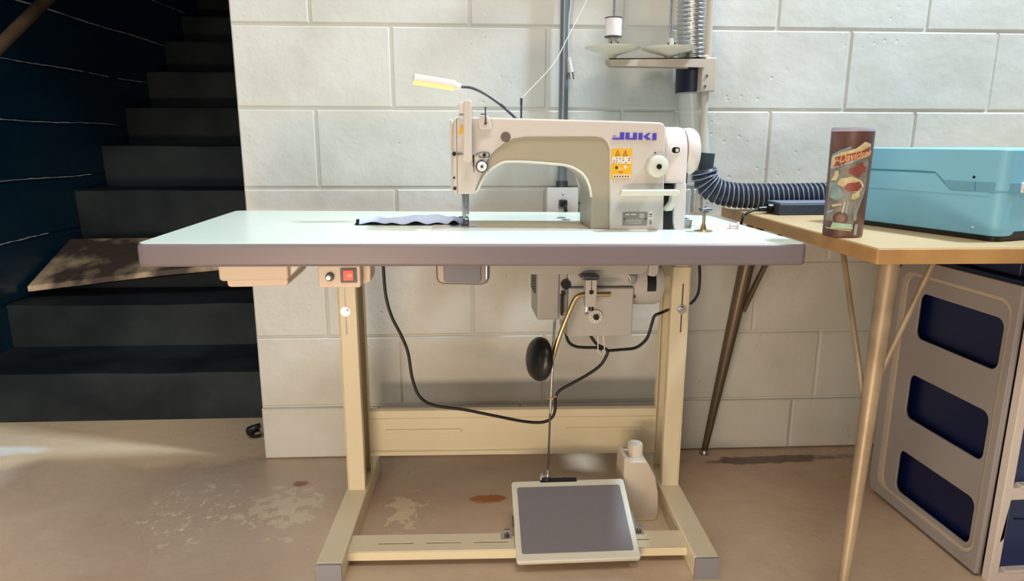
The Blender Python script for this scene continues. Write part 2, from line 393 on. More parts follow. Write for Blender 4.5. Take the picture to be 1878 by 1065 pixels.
top = [(-1.035, 1.415, .374), (-.60, 1.40, .425), (-.10, 1.39, .470), (-.02, 1.70, .512), (-.5, 1.72, .512), (-1.03, 1.735, .508)]
va = [bm.verts.new(p) for p in top]; vb = [bm.verts.new((p[0], p[1], p[2]-.022)) for p in top]
bm.faces.new(va); bm.faces.new(vb[::-1])
for i in range(6): bm.faces.new((va[i], vb[i], vb[(i+1) % 6], va[(i+1) % 6]))
obj('worn_tread', bm, M_WORN, st, bevel=.004, label='brown worn sagging tread board')

rail = thing('handrail', 'round brown wooden handrail on the dark wall beside the stairs', 'handrail', (lw(1.4, .06), 1.4, 1.27))
a = Vector((lw(.9, .07), .9, .885)); d = Vector((.02, .16, .1205))
bm = B(); cyl(bm, a, a+d*18, .021); obj('rail', bm, M_WOOD, rail, smooth=True)
for t in (8, 15):
    p = a+d*t; bm = B(); tube(bm, [p+Vector((0, 0, -.02)), p+Vector((0, 0, -.06)), (lw(p.y, .003), p.y, p.z-.07)], .007); obj('bracket', bm, M_DSTEEL, rail, smooth=True)

bm = B(); tube(bm, [(-.068, .838, .016), (-.088, .832, .014), (-.094, .822, .03), (-.078, .818, .04), (-.062, .826, .044)], .012, rf=lambda t, i: .016*(1-.55*t))
tag(obj('rubber_hook', bm, M_BLACK, smooth=True), 'small curled black rubber piece on floor by the wall corner', 'debris')

# ------------------------------------------------------------------ sewing table
tb = thing('sewing_table', 'long white topped industrial sewing table on a cream steel stand', 'table', (.67, .3, 0))
TM = Matrix.Translation((0, 0, .7327)) @ Matrix.Rotation(.012167, 4, 'Y')
def slab(r, z0, z1, ins, D=.5635):
    bm = B(); prism(bm, rrect(ins, 1.2-ins, ins, D-ins, r, 8), z0, z1, 'z'); return bm
bm = slab(.016, -.0405, 0, 0); obj('tabletop', bm, M_EDGE, tb, bevel=.0055, M=TM, label='table top with a grey lilac edge band')
bm = slab(.014, -.002, .0006, .0035); o_ = obj('laminate', bm, M_TOP, tb, M=TM, label='glossy pale mint laminate surface')
SA = .06
SM = Matrix.Translation((.272, .081, 0)) @ Matrix.Rotation(-SA, 4, 'Z')
for s, u0 in ((0, 0), (1, .7905)):
    bm = B(); box(bm, u0-.0265, u0+.0265, .002, .496, .0, .05); obj('foot', bm, M_CREAM, tb, bevel=.003, M=SM)
    bm = B(); prism(bm, rrect(u0-.026, u0+.026, .0, .0495, .004), -.003, .003, 'y'); obj('end_cap', bm, M_CAP, tb, M=SM, label='grey plastic end cap')
    bm = B(); prism(bm, rrect(u0-.026, u0+.026, .0, .0495, .004), .495, .501, 'y'); obj('end_cap', bm, M_CAP, tb, M=SM, label='grey plastic end cap')
    iv = 1 if s == 0 else -1        # side the channel opens to
    hx = .0215; pv0, pv1 = .302, .418
    # lower post: channel with a window on the inner side
    bm = B(); xo = u0-iv*hx; xi = u0+iv*hx
    def bb(a, b, y0, y1, z0, z1): box(bm, min(a, b), max(a, b), y0, y1, z0, z1)
    zt = .60 if s == 0 else .615
    bb(xo, xo+iv*.003, pv0, pv1, .05, zt); bb(xo+iv*.003, xi, pv0, pv0+.003, .05, zt); bb(xo+iv*.003, xi, pv1-.003, pv1, .05, zt)
    bb(xi-iv*.003, xi, pv0+.003, pv0+.022, .05, zt); bb(xi-iv*.003, xi, pv1-.022, pv1-.003, .05, zt)
    bb(xi-iv*.003, xi, pv0+.022, pv1-.022, zt-.03, zt)
    obj('post', bm, M_CREAM, tb, bevel=.0015, M=SM)
    bm = B(); xo2 = xo+iv*.004; xi2 = xi-iv*.004; a0, a1 = pv0+.004, pv1-.004
    bb(xo2, xo2+iv*.003, a0, a1, .40, .688); bb(xo2, xi2, a0, a0+.003, .40, .688); bb(xo2, xi2, a1-.003, a1, .40, .688)
    obj('extension_post', bm, M_CREAM, tb, M=SM)
    bm = B(); bb(u0-.03, u0+.03, .16, .47, .684, .690); obj('top_plate', bm, M_CREAM, tb, M=SM)
    # slots and bolts
    bm = B(); box(bm, u0+.004*(-iv)-.0015, u0+.004*(-iv)+.0015, pv0-.0006, pv0+.001, .455, .575); obj('slot', bm, M_DSTEEL, tb, M=SM, label='narrow dark height slot')
    bm = B(); cyl(bm, (u0-.004*iv, pv0-.008, .512), (u0-.004*iv, pv0, .512), .0075, n=6); cyl(bm, (u0-.004*iv, pv0-.0025, .512), (u0-.004*iv, pv0+.001, .512), .011)
    obj('bolt', bm, M_STEEL, tb, M=SM)
    bm = B(); cyl(bm, (xo-iv*.01, pv0+.05, .545), (xo, pv0+.05, .545), .008, n=6); cyl(bm, (xo-iv*.003, pv0+.05, .545), (xo, pv0+.05, .545), .011); obj('bolt', bm, M_STEEL, tb, M=SM)
# rear crossbeam with pressed ridges
bm = B()
prof = [(.400, .095), (.392, .098), (.392, .108), (.398, .112), (.398, .199), (.392, .203), (.392, .223), (.400, .226), (.406, .226), (.406, .095)]
prism(bm, [(p[0], p[1]) for p in prof], .020, .7705, 'x'); obj('crossbeam', bm, M_CREAM, tb, M=SM, bevel=.0012)
bm = B(); prism(bm, rrect(.53, .735, .158, .170, .0055), .3945, .3985, 'y'); obj('crossbeam_rib', bm, M_CREAM, tb, M=SM, bevel=.0015)
bm = B(); prism(bm, rrect(.06, .26, .158, .170, .0055), .3945, .3985, 'y'); obj('crossbeam_rib', bm, M_CREAM, tb, M=SM, bevel=.0015)
bm = holed([(.0265, .057), (.764, .057), (.764, .119), (.0265, .119)], [rrect(.088+k*.1045, .088+k*.1045+.078, .083, .0885, .0027, 4) for k in range(6)], .003)
bmesh.ops.transform(bm, matrix=Matrix.Translation((0, 0, .0385)), verts=bm.verts)
box(bm, .0265, .764, .057, .060, .018, .0375); box(bm, .0265, .764, .116, .119, .018, .0375)
obj('pedal_bar', bm, M_CREAM, tb, M=SM)
# hinges at the back of the top, tray recess on the right
for x, y in ((.802, .42), (.806, .376)):
    bm = B(); lathe(bm, [(.001, 0), (.011, 0), (.0115, .001), (.010, .0018), (.001, .002)], (x, y, TZ(x, .0004))); obj('hinge_plate', bm, M_STEEL, tb, smooth=True)
bm = holed(rrect(1.075, 1.178, .175, .33, .03, 6), [rrect(1.079, 1.174, .179, .326, .027, 6)], .0016)
for v in bm.verts: v.co.z += TZ(v.co.x, .0012)
obj('tray_rim', bm, M_WHITEP, tb)
bm = B(); prism(bm, rrect(1.079, 1.174, .179, .326, .027, 6), 0, .0005, 'z')
for v in bm.verts: v.co.z += TZ(v.co.x, .0007)
obj('parts_tray', bm, mat('pale_pink_tray', (226, 208, 196), .4), tb, label='shallow pinkish oval parts tray')

# things standing on the table's right end
bb_ = thing('bobbin', 'small white bobbin on its side in the tray at table right end', 'bobbin', (1.145, .22, TZ(1.145, .001)))
bm = B(); z = TZ(1.145, .0085); cyl(bm, (1.140, .221, z), (1.155, .217, z), .004); obj('core', bm, M_WHITEP, bb_, smooth=True)
for px_ in ((1.139, .2213), (1.154, .2173)):
    bm = B(); cyl(bm, (px_[0], px_[1], z), (px_[0]+.0018, px_[1]-.0004, z), .0075); obj('flange', bm, M_WHITEP, bb_, smooth=True)
wn = thing('thread_tension_post', 'small brass and steel thread tension post beside the handwheel', 'tension post', (1.061, .178, TZ(1.06)))
bm = B(); z = TZ(1.06); lathe(bm, [(.001, 0), (.019, 0), (.019, .002), (.007, .004), (.005, .012), (.0032, .016), (.003, .044), (.001, .044)], (1.063, .178, z)); obj('post', bm, M_BRASS, wn, smooth=True)
bm = B(); lathe(bm, [(.001, 0), (.009, 0), (.011, .002), (.009, .004), (.001, .004)], (1.058, .170, z+.044), (.2, -.3, 1)); cyl(bm, (1.05, .172, z+.047), (1.078, .176, z+.047), .0028, n=10); obj('tension_disc', bm, M_DSTEEL, wn, smooth=True)
bm = B(); tube(bm, [(1.063, .178, z+.046), (1.066, .180, z+.056), (1.068, .175, z+.06)], .0018, n=8); obj('guide_wire', bm, M_STEEL, wn, smooth=True)

# ------------------------------------------------------------------ sewing machine
sm = thing('sewing_machine', 'cream industrial straight stitch sewing machine set in the white table', 'sewing machine', (.73, .26, TZ(.73)))
out = [(.541, .806), (.546, .799), (.584, .799), (.591, .804), (.596, .814), (.604, .829), (.613, .841), (.629, .853), (.646, .861), (.67, .862), (.70, .861), (.751, .857), (.770, .855), (.785, .851), (.797, .845), (.808, .837), (.817, .825), (.824, .808), (.827, .79), (.827, TZ(.827, .001)), (.981, TZ(.98, .001)), (.975, .930), (.972, .938), (.965, .942), (.895, .944), (.70, .948), (.619, .950), (.556, .951), (.548, .948), (.545, .940)]
bm = B(); prism(bm, out, .198, .318); obj('arm', bm, M_MACH3, sm, bevel=.006, ang=25)
rel = [(.541, .806), (.546, .799), (.584, .799), (.589, .812), (.600, .838), (.603, .850), (.612, .868), (.625, .883), (.645, .900), (.665, .909), (.690, .913), (.829, .9135), (.846, .911), (.856, .902), (.861, .888), (.864, .80), (.866, TZ(.866, .001)), (.981, TZ(.98, .001)), (.9755, .930), (.9725, .938), (.965, .942), (.895, .944), (.70, .948), (.619, .950), (.556, .951), (.548, .948), (.545, .940)]
bm = B(); prism(bm, rel, .189, .200); o_ = obj('front_casing', bm, M_MACH, sm, bevel=.004, ang=25, seg=4)
ar = [p for p in out if True]
# green-white lip that follows the underside of the arm
lip = [(.584, .799), (.591, .804), (.596, .814), (.604, .829), (.613, .841), (.629, .853), (.646, .861), (.67, .862), (.70, .861), (.751, .857), (.770, .855), (.785, .851), (.797, .845), (.808, .837), (.817, .825), (.824, .808), (.827, .79)]
bm = B(); tube(bm, [(p[0], .197, p[1]+.0015) for p in lip], .0028, n=8, sub=3); obj('arm_lip', bm, M_GREENW, sm, smooth=True)
# face plate seam, face plate
bm = B(); box(bm, .5505, .5515, .1885, .1892, .80, .948); obj('faceplate_seam', bm, M_DSTEEL, sm)
bm = B(); prism(bm, [(.2, .802), (.31, .802), (.31, .946), (.2, .946)], .5385, .5455, 'x'); obj('face_plate', bm, M_MACH, sm, bevel=.004)
bm = B(); box(bm, .536, .5395, .215, .25, .893, .931); obj('face_plate_catch', bm, M_MACH2, sm, bevel=.001)
for x, z, r in ((.5455, .879, .0042), (.5445, .832, .0022), (.5455, .811, .0035)):
    bm = B(); cyl(bm, (x, .186, z), (x, .1895, z), r, n=16); obj('face_screw', bm, M_BLACK, sm, smooth=True)
bm = B(); box(bm, .552, .566, .1868, .1888, .8775, .8805); cyl(bm, (.5545, .186, .879), (.5545, .189, .879), .003, n=12); obj('screw_arm', bm, M_STEEL, sm)
# take-up lever guard
bm = B(); prism(bm, [(.5625, .868), (.568, .864), (.577, .862), (.5795, .87), (.580, .978), (.577, .981), (.566, .981), (.565, .976)], .156, .172); g_ = obj('take_up_guard', bm, M_MACH, sm, bevel=.003)
bm = B(); box(bm, .5565, .566, .168, .189, .956, .977); obj('guard_bracket', bm, M_MACH2, sm, bevel=.001)
for z in (.973, .9535):
    bm = B(); cyl(bm, (.553, .176, z), (.565, .176, z), .0024, n=12); obj('guard_screw', bm, M_STEEL, sm, smooth=True)
bm = B(); box(bm, .570, .577, .158, .19, .940, .948); obj('guard_stay', bm, M_MACH2, sm)
bm = B(); box(bm, .566, .572, .165, .19, .87, .88); obj('guard_stay', bm, M_MACH2, sm)
# warning triangle
bm = B(); prism(bm, [(.5535, .9185), (.5645, .9185), (.563, .934), (.560, .934)], .1882, .1888); obj('warning_sticker', bm, M_YEL, sm)
# thread guide housing on top front
bm = B(); prism(bm, [(.5955, .926), (.6205, .926), (.6195, .936), (.6165, .948), (.611, .953), (.599, .953), (.594, .9495)], .174, .192); obj('guide_housing', bm, M_MACH, sm, bevel=.003)
bm = B(); cyl(bm, (.6075, .172, .939), (.6075, .172, .967), .0014, n=10); cyl(bm, (.598, .172, .9555), (.609, .172, .9555), .0013, n=10); cyl(bm, (.6075, .170, .938), (.6075, .176, .938), .0028, n=14); cyl(bm, (.6075, .172, .966), (.6075, .172, .9685), .0022, n=10); obj('thread_guide_pin', bm, M_DSTEEL, sm, smooth=True)
# rubber plug
bm = B(); lathe(bm, [(.001, 0), (.0095, 0), (.010, -.001), (.010, -.005), (.001, -.005)], (.6485, .1865, .912), (0, -1, 0)); obj('rubber_plug', bm, M_BROWNCAP, sm, smooth=True)
# tension dial group
bm = B(); lathe(bm, [(.001, 0), (.0118, 0), (.0122, .003), (.0112, .0045), (.001, .0045)], (.6, .189, .8545), (0, -1, 0)); t_ = obj('tension_disc', bm, M_DSTEEL, sm, smooth=True)
bm = B(); lathe(bm, [(.001, .004), (.0096, .004), (.0098, .011), (.008, .014), (.001, .0145)], (.6, .189, .8545), (0, -1, 0)); obj('tension_knob', bm, M_WHITEP, sm, smooth=True)
bm = B(); lathe(bm, [(.001, .0145), (.0032, .0145), (.0026, .018), (.001, .018)], (.6, .189, .8545), (0, -1, 0)); obj('tension_stud', bm, M_DSTEEL, sm, smooth=True)
bm = B(); tube(bm, [(.590, .186, .878), (.598, .186, .8815), (.612, .186, .8815), (.6155, .186, .877), (.612, .186, .8725), (.598, .186, .8725), (.594, .186, .876)], .0011, n=8); obj('check_plate', bm, M_DSTEEL, sm, smooth=True)
bm = B(); cyl(bm, (.6055, .184, .877), (.6055, .1895, .877), .0034, n=16); obj('check_screw', bm, M_BLACK, sm, smooth=True)
bm = B(); prism(bm, rrect(.5822, .5855, .853, .8775, .0015), .1883, .1889); obj('take_up_slot', bm, M_BLACK, sm, label='black vertical take-up slot')
bm = B(); box(bm, .5832, .5848, .184, .188, .843, .862); obj('take_up_lever', bm, M_STEEL, sm)
bm = B(); tube(bm, [(.590, .187, .880), (.5875, .187, .878), (.5895, .187, .8745)], .0009, n=6); obj('thread_hook', bm, M_STEEL, sm)
bm = B(); cyl(bm, (.6085, .187, .8465), (.6135, .186, .8435), .0015, n=8); obj('tension_screw', bm, M_STEEL, sm)
# needle bar, presser foot
bm = B(); cyl(bm, (.5652, .25, .744), (.5652, .25, .80), .0042, n=18); cyl(bm, (.5652, .25, .793), (.5652, .25, .799), .006, n=18); cyl(bm, (.5652, .25, .763), (.5652, .25, .769), .0052, n=18); obj('presser_bar', bm, M_STEEL, sm, smooth=True)
bm = B(); cyl(bm, (.573, .255, .752), (.573, .255, .80), .0030, n=14); cyl(bm, (.573, .255, .728), (.573, .255, .752), .0008, n=8); obj('needle_bar', bm, M_STEEL, sm, smooth=True)
bm = B(); z = TZ(.57)
prism(bm, [(.553, z+.022), (.570, z+.0225), (.5745, z+.020), (.5755, z+.006), (.573, z+.006), (.572, z+.018), (.567, z+.0195), (.553, z+.020)], .2465, .2495)
prism(bm, [(.562, z+.018), (.567, z+.018), (.567, z+.008), (.575, z+.0055), (.575, z+.003), (.558, z+.003), (.558, z+.006), (.562, z+.009)], .244, .258)
cyl(bm, (.5695, .2435, z+.013), (.5695, .2435-.003, z+.013), .0035, n=14)
obj('presser_foot', bm, M_DSTEEL, sm)
# bed
bm = B(); prism(bm, [(.497, .176), (.98, .184), (.98, .345), (.500, .345)], 0, .0035, 'z')
for v in bm.verts: v.co.z += TZ(v.co.x)-.001
obj('bed', bm, M_MACH, sm, bevel=.0012)
bm = B(); prism(bm, [(.60, .230), (.826, .234), (.826, .318), (.60, .312)], 0, .0008, 'z')
for v in bm.verts: v.co.z += TZ(v.co.x)+.0025
obj('bed_cover_plate', bm, mat('bed_tan', (206, 192, 156), .35), sm, label='tan sunken cover plate')
bm = B(); prism(bm, rrect(.535, .592, .232, .282, .004), 0, .0008, 'z')
for v in bm.verts: v.co.z += TZ(v.co.x)+.0026
obj('throat_plate', bm, M_STEEL, sm)
# column items
bm = B(); prism(bm, rrect(.8645, .9075, .8285, .8895, .0015), .1884, .1892); ws = obj('warning_label', bm, M_YEL, sm, label='yellow and white warning label')
def dec(name, pts, m, y=.1880, par=ws): b_ = B(); prism(b_, pts, y, y+.0006); return obj(name, b_, m, par)
dec('panel', rrect(.8665, .9055, .8595, .8735, .0005), M_LWHITE, .1879)
dec('panel', rrect(.8690, .9055, .8300, .8375, .0005), M_LWHITE, .1879)
for cx in (.8775, .8935):
    dec('triangle', [(cx-.0052, .8755), (cx+.0052, .8755), (cx, .8870)], M_DARKINK, .1880)
    dec('triangle_face', [(cx-.0036, .8765), (cx+.0036, .8765), (cx, .8845)], M_YEL, .1875)
    dec('mark', [(cx-.0006, .8775), (cx+.0006, .8775), (cx+.0006, .8820), (cx-.0006, .8820)], M_RED, .1872)
random.seed(3)
for r_ in range(3):
    for c_ in range(6):
        if random.random() < .8:
            x = .8685+c_*.0061; z = .8608+r_*.0042
            dec('pictogram', [(x, z), (x+random.uniform(.002, .0045), z+.0004), (x+random.uniform(.001, .004), z+random.uniform(.002, .0032))], M_DARKINK, .1876)
dec('pictogram', [(.876+.0032*math.cos(t*PI/6), .8515+.0032*math.sin(t*PI/6)) for t in range(12)], M_DARKINK, .1880)
dec('pictogram', [(.894+.0036*math.cos(t*PI/6), .8525+.0036*math.sin(t*PI/6)) for t in range(12)], M_LWHITE, .1880)
dec('pictogram', [(.882, .847), (.888, .851), (.886, .8475), (.889, .846)], M_LWHITE, .1880)
dec('pictogram', [(.880, .842), (.890, .842), (.889, .8438), (.881, .8438)], M_RED, .1880)
for k in range(6):
    x = .871+k*.0056; dec('lettering', [(x, .832), (x+.0034, .832), (x+.0026, .8358), (x+.0008, .8356)], M_DARKINK, .1876)
# JUKI lettering: block letters in two tones
lg = B(); 
def rect(x0, x1, z0, z1): prism(lg, [(x0, z0), (x1, z0), (x1, z1), (x0, z1)], .1878, .1886)
z0, z1 = .9075, .9215
for P_ in ([(.8655, z0), (.8895, z0), (.8895, z1+.0005), (.8805, z1+.0005), (.8805, z0+.0035), (.8655, z0+.0035)],
           [(.892, z0), (.916, z0), (.916, z1-.0003), (.9075, z1-.0003), (.9075, z0+.0032), (.9005, z0+.0032), (.9005, z1), (.892, z1)],
           [(.919, z0-.0003), (.9275, z0-.0003), (.9275, z1-.0006), (.919, z1-.0006)],
           [(.9285, z0+.0065), (.9385, z1-.0008), (.9445, z1-.0008), (.9375, z0+.0068), (.9455, z0-.0006), (.9365, z0-.0006)],
           [(.948, z0-.001), (.9565, z0-.001), (.9565, z1-.001), (.948, z1-.001)]):
    prism(lg, P_, .1876, .1884)
brand = obj('brand_lettering', lg, M_PURPLE, sm, label='purple blue block letters reading JUKI')
bm = B()
for zz in (.9108, .9145, .9183):
    for x0, x1 in ((.881, .889), (.8925, .90), (.908, .9155), (.9195, .927), (.9485, .956)):
        prism(bm, [(x0, zz), (x1, zz), (x1, zz+.0012), (x0, zz+.0012)], .1872, .1878)
obj('brand_stripe', bm, M_BLUE, brand, label='blue stripes across the letters')
bm = B(); prism(bm, [(.8695+.0038*math.cos(t*PI/8), .9135+.0030*math.sin(t*PI/8)) for t in range(16)], .1879, .1886); obj('brand_swirl', bm, M_PALEP, brand, label='pale lilac round mark')
# stitch dial
bm = B(); lathe(bm, [(.001, .026), (.0185, .026), (.021, .024), (.0222, .020), (.0225, .004), (.020, 0), (.001, 0)], (.957, .190, .8545), (0, -1, 0), n=48)
dl = obj('stitch_dial', bm, M_GREENW, sm, smooth=True)
bm = B()
for k in range(30):
    t = 2*PI*k/30; c = Vector((.957+.0222*math.cos(t), .176, .8545+.0222*math.sin(t))); cyl(bm, c+Vector((0, .010, 0)), c-Vector((0, .007, 0)), .0011, n=6)
obj('dial_grip', bm, M_GREENW, dl, smooth=True)
bm = B(); cyl(bm, (.957, .1605, .8545), (.957, .165, .8545), .0052); obj('dial_hub', bm, M_BLACK, dl, smooth=True)
bm = B(); cyl(bm, (.9555, .187, .8815), (.9555, .1895, .8815), .0016, n=12); obj('dial_index', bm, M_DARKINK, sm, smooth=True)
# reverse lever
bm = B(); prism(bm, [(.881, .8085), (.996, .8085), (1.001, .805), (1.0005, .797), (.998, .7965), (.879, .7965), (.8765, .7985)], .155, .172); lv = obj('reverse_lever', bm, M_GREENW, sm, bevel=.004, label='pale green white reverse lever')
bm = B(); prism(bm, [(1.0005, .800), (1.001, .80), (.9975, .776), (.990, .765), (.978, .764), (.978, .770), (.988, .783), (.990, .800)], .168, .186); obj('lever_arm', bm, M_GREENW, lv, bevel=.002)
# name plate
bm = B(); prism(bm, rrect(.8925, .945, .733, .7605, .0012), .1880, .1892); npl = obj('name_plate', bm, M_PLATE, sm, label='grey riveted name plate')
for x in (.8965, .9415):
    b_ = B(); cyl(b_, (x, .1868, .7465), (x, .1885, .7465), .0019, n=12); obj('rivet', b_, M_DSTEEL, npl, smooth=True)
dec('print', rrect(.8985, .907, .7545, .7572, .0004), M_LWHITE, .1876, npl); dec('print', rrect(.910, .921, .7545, .7572, .0004), M_LWHITE, .1876, npl)
dec('print', rrect(.9275, .938, .7485, .7575, .0004), mat('plate_light', (178, 172, 160), .4), .1876, npl)
for z in (.7435, .7405, .7365): dec('print', rrect(.9, .934, z, z+.0007, .0002), M_LWHITE, .1876, npl)
bm = B(); prism(bm, rrect(.9475, .957, .732, .7615, .001), .1883, .1890); ql = obj('white_sticker', bm, M_LWHITE, sm)
for z, h in ((.7345, .0022), (.7385, .0022), (.7425, .0015), (.7505, .0012), (.7545, .0025)):
    dec('print', [(.9495, z), (.9552, z), (.9552, z+h), (.9495, z+h)], M_DARKINK, .1880, ql)
# belt cover and handwheel (round the main shaft, axis along x)
def dshape(cy, cz, r, zb, y0, y1):
    pts = [(y0, zb), (y1, zb), (y1+.006, cz)]
    for k in range(0, 13):
        t = PI*k/12; pts.append((cy+r*math.cos(t), cz+r*math.sin(t)))
    pts.append((y0-.006, cz)); return pts
yc, zc = .252, .883
bm = B()
sec = [(.9815, .046, 0), (.985, .0495, 0), (.99, .051, 0), (1.022, .051, 0), (1.028, .0495, 0), (1.030, .046, 0)]
rings = []
for x, r, _ in sec:
    ring = []
    for k in range(0, 17): t = PI*k/16; ring.append(bm.verts.new((x, yc-r*math.cos(t), zc+r*math.sin(t))))
    ring.append(bm.verts.new((x, yc+r, .81))); ring.append(bm.verts.new((x, yc-r, .819)))
    rings.append(ring)
for a, b in zip(rings, rings[1:]):
    for k in range(len(a)): bm.faces.new((a[k], a[(k+1) % len(a)], b[(k+1) % len(a)], b[k]))
bm.faces.new(rings[0]); bm.faces.new(rings[-1])
cv = obj('belt_cover', bm, M_MACH2, sm, smooth=True, ang=30)
bm = B(); prism(bm, [(1.008, .8195), (1.0305, .8195), (1.0315, .76), (1.0295, TZ(1.03)), (1.010, TZ(1.01)), (1.0055, .74), (1.0045, .79)], .201, .305); obj('cover_leg', bm, M_MACH2, sm, bevel=.003, label='tall lower leg of the belt cover')
bm = B(); prism(bm, [(.9995, .812), (1.003, .812), (1.0045, .74), (1.008, TZ(1.0)), (1.001, TZ(1.0)), (.9955, .745), (.999, .78)], .215, .30); obj('inner_guard', bm, mat('olive_grey', (128, 130, 112), .4), sm, label='olive grey inner belt guard')
bm = B(); box(bm, .976, 1.003, .206, .30, TZ(.99), .815); obj('belt_opening', bm, M_BLACK, sm, label='black belt opening under the lever')
bm = B(); prism(bm, rrect(.9905, 1.0135, .8775, .8955, .008, 6), .1985, .2025); wv = obj('cover_window_rim', bm, M_WHITEP, sm, bevel=.001)
bm = B(); prism(bm, rrect(.9935, 1.0105, .8805, .8925, .0055, 6), .1978, .199); obj('cover_window', bm, M_BLACK, sm)
bm = B(); prism(bm, rrect(1.001, 1.008, .8825, .890, .003, 4), .1973, .1979); obj('shaft_end', bm, M_BEIGEP, sm)
bm = B(); lathe(bm, [(.02, 0), (.0475, 0), (.049, .004), (.0495, .014), (.048, .021), (.043, .0275), (.034, .030), (.001, .030)], (1.0325, yc, zc), (1, 0, 0), n=56); obj('handwheel', bm, M_MACH2, sm, smooth=True)
bm = B(); box(bm, 1.0295, 1.034, .215, .29, .87, .90); obj('wheel_gap', bm, M_BLACK, sm)
bm = B(); box(bm, 1.031, 1.041, .230, .30, .755, .845); obj('drive_belt', bm, M_BLACK, sm, label='black drive belt under the wheel')
bm = B(); box(bm, 1.032, 1.050, .21, .25, TZ(1.04), .742); obj('winder_base', bm, M_STEEL, sm, bevel=.002)
# pin on the arm with thread, oil sight cap
bm = B(); cyl(bm, (.688, .27, .945), (.688, .27, .992), .0021, n=12); cyl(bm, (.688, .27, .978), (.688, .27, .992), .0026, n=12); obj('thread_pin', bm, M_DSTEEL, sm, smooth=True)
bm = B(); lathe(bm, [(.001, 0), (.007, 0), (.007, .002), (.004, .004), (.001, .0045)], (.885, .25, .9445)); obj('oil_window', bm, M_STEEL, sm, smooth=True)
# oil pan below the table
bm = B(); prism(bm, [(.622, .650), (.684, .647), (.692, .640), (.699, .630), (.943, .626), (.952, .632), (.956, .643), (.957, .690), (.622, .690)], .195, .36); obj('drip_pan', bm, M_GREYMOT, sm, bevel=.003)
bm = B(); prism(bm, [(.9575, .690), (.957, .622), (.972, .620), (.979, .626), (.981, .690)], .20, .36); obj('drip_pan', bm, M_GREYMOT2, sm, bevel=.003)

# thread running from the pin to the stand's top guide
bm = B(); tube(bm, [(.688, .27, .991), (.757, .30, 1.061), (.792, .33, 1.118), (.838, .36, 1.20), (.95, .42, 1.40)], .0009, n=6, sub=4)
tag(obj('sewing_thread', bm, M_THREAD, smooth=True), 'white thread running diagonally up from the pin on the machine arm', 'thread')

# ------------------------------------------------------------------ gooseneck lamp
lp = thing('sewing_lamp', 'white gooseneck LED lamp, lit yellow, above the machine head', 'lamp', (.683, .29, .95))
A = Vector((.551, .282, 1.0165)); Bv = Vector((.464, .272, 1.0285)); dx = (Bv-A).normalized()
bm = B(); up = Vector((0, 0, 1)); up = (up-dx*up.dot(dx)).normalized(); sd = dx.cross(up)
LMx = Matrix(((dx.x, sd.x, up.x, A.x), (dx.y, sd.y, up.y, A.y), (dx.z, sd.z, up.z, A.z), (0, 0, 0, 1)))
prism(bm, rrect(-.012, .012, -.0045, .010, .004), 0, .0875, 'x'); obj('lamp_head', bm, M_WHITEP, lp, bevel=.002, M=LMx)
bm = B(); prism(bm, rrect(-.0125, .0125, -.0098, -.0046, .0022), .003, .0865, 'x'); obj('lens', bm, M_LED, lp, M=LMx, label='glowing warm yellow lens')
bm = B(); cyl(bm, A, A-dx*.0115, .0075, .006); obj('neck_collar', bm, M_WHITEP, lp, smooth=True)
bm = B(); cyl(bm, Bv+sd*.0+up*.004, Bv+dx*.001+up*.004, .0035); obj('push_button', bm, M_BEIGEP, lp, smooth=True)
bm = B(); tube(bm, [A-dx*.010, (.585, .284, 1.0125), (.613, .286, 1.001), (.640, .288, .984), (.660, .289, .968), (.682, .29, .949)], .0026, n=12, sub=14, rf=lambda t, i: .0030+(.0004 if i % 2 else -.0003)); obj('gooseneck', bm, M_DSTEEL, lp, smooth=True)
bm = B(); cyl(bm, (.682, .29, .9465), (.682, .29, .951), .006); obj('lamp_base', bm, M_DSTEEL, lp, smooth=True)
L = bpy.data.lights.new('led', 'AREA'); L.shape = 'RECTANGLE'; L.size = .08; L.size_y = .02; L.energy = .3; L.color = (1, .93, .75)
lo = bpy.data.objects.new('led', L); COL.objects.link(lo); lo.location = (.508, .277, 1.008)

# ------------------------------------------------------------------ cloth being sewn
cl = thing('cloth_strip', 'light blue cloth strip with dark underside lying under the presser foot', 'cloth', (.47, .29, TZ(.47)))
def sheet(topf, y0f, y1f, x0, x1, th, nx=60, ny=8):
    bm = B(); g1 = []; g2 = []
    for i in range(nx+1):
        x = x0+(x1-x0)*i/nx; r1 = []; r2 = []
        for j in range(ny+1):
            t = j/ny; y = y0f(x)+(y1f(x)-y0f(x))*t; z = topf(x, t)
            r1.append(bm.verts.new((x, y, z+th))); r2.append(bm.verts.new((x, y, z)))
        g1.append(r1); g2.append(r2)
    for i in range(nx):
        for j in range(ny):
            bm.faces.new((g1[i][j], g1[i+1][j], g1[i+1][j+1], g1[i][j+1])); bm.faces.new((g2[i][j], g2[i][j+1], g2[i+1][j+1], g2[i+1][j]))
    for i in range(nx):
        bm.faces.new((g1[i][0], g2[i][0], g2[i+1][0], g1[i+1][0])); bm.faces.new((g1[i][ny], g1[i+1][ny], g2[i+1][ny], g2[i][ny]))
    for j in range(ny):
        bm.faces.new((g1[0][j], g1[0][j+1], g2[0][j+1], g2[0][j])); bm.faces.new((g1[nx][j], g2[nx][j], g2[nx][j+1], g1[nx][j+1]))
    return bm
def frontlift(x):
    s = 0
    for c, w_, h in ((.372, .026, .0055), (.412, .018, .004), (.462, .020, .007), (.508, .020, .005), (.543, .013, .0095)):
        s = max(s, h*math.exp(-((x-c)/w_)**2*1.6)) if abs(x-c) < w_*2 else s
    return s
zt = lambda x, t: TZ(x, .0022)+frontlift(x)*(1-t)**1.5+.012*math.sin(PI*min(1, t*1.15))*(1+.25*math.sin(x*42))+ .002*math.sin(x*90)*t
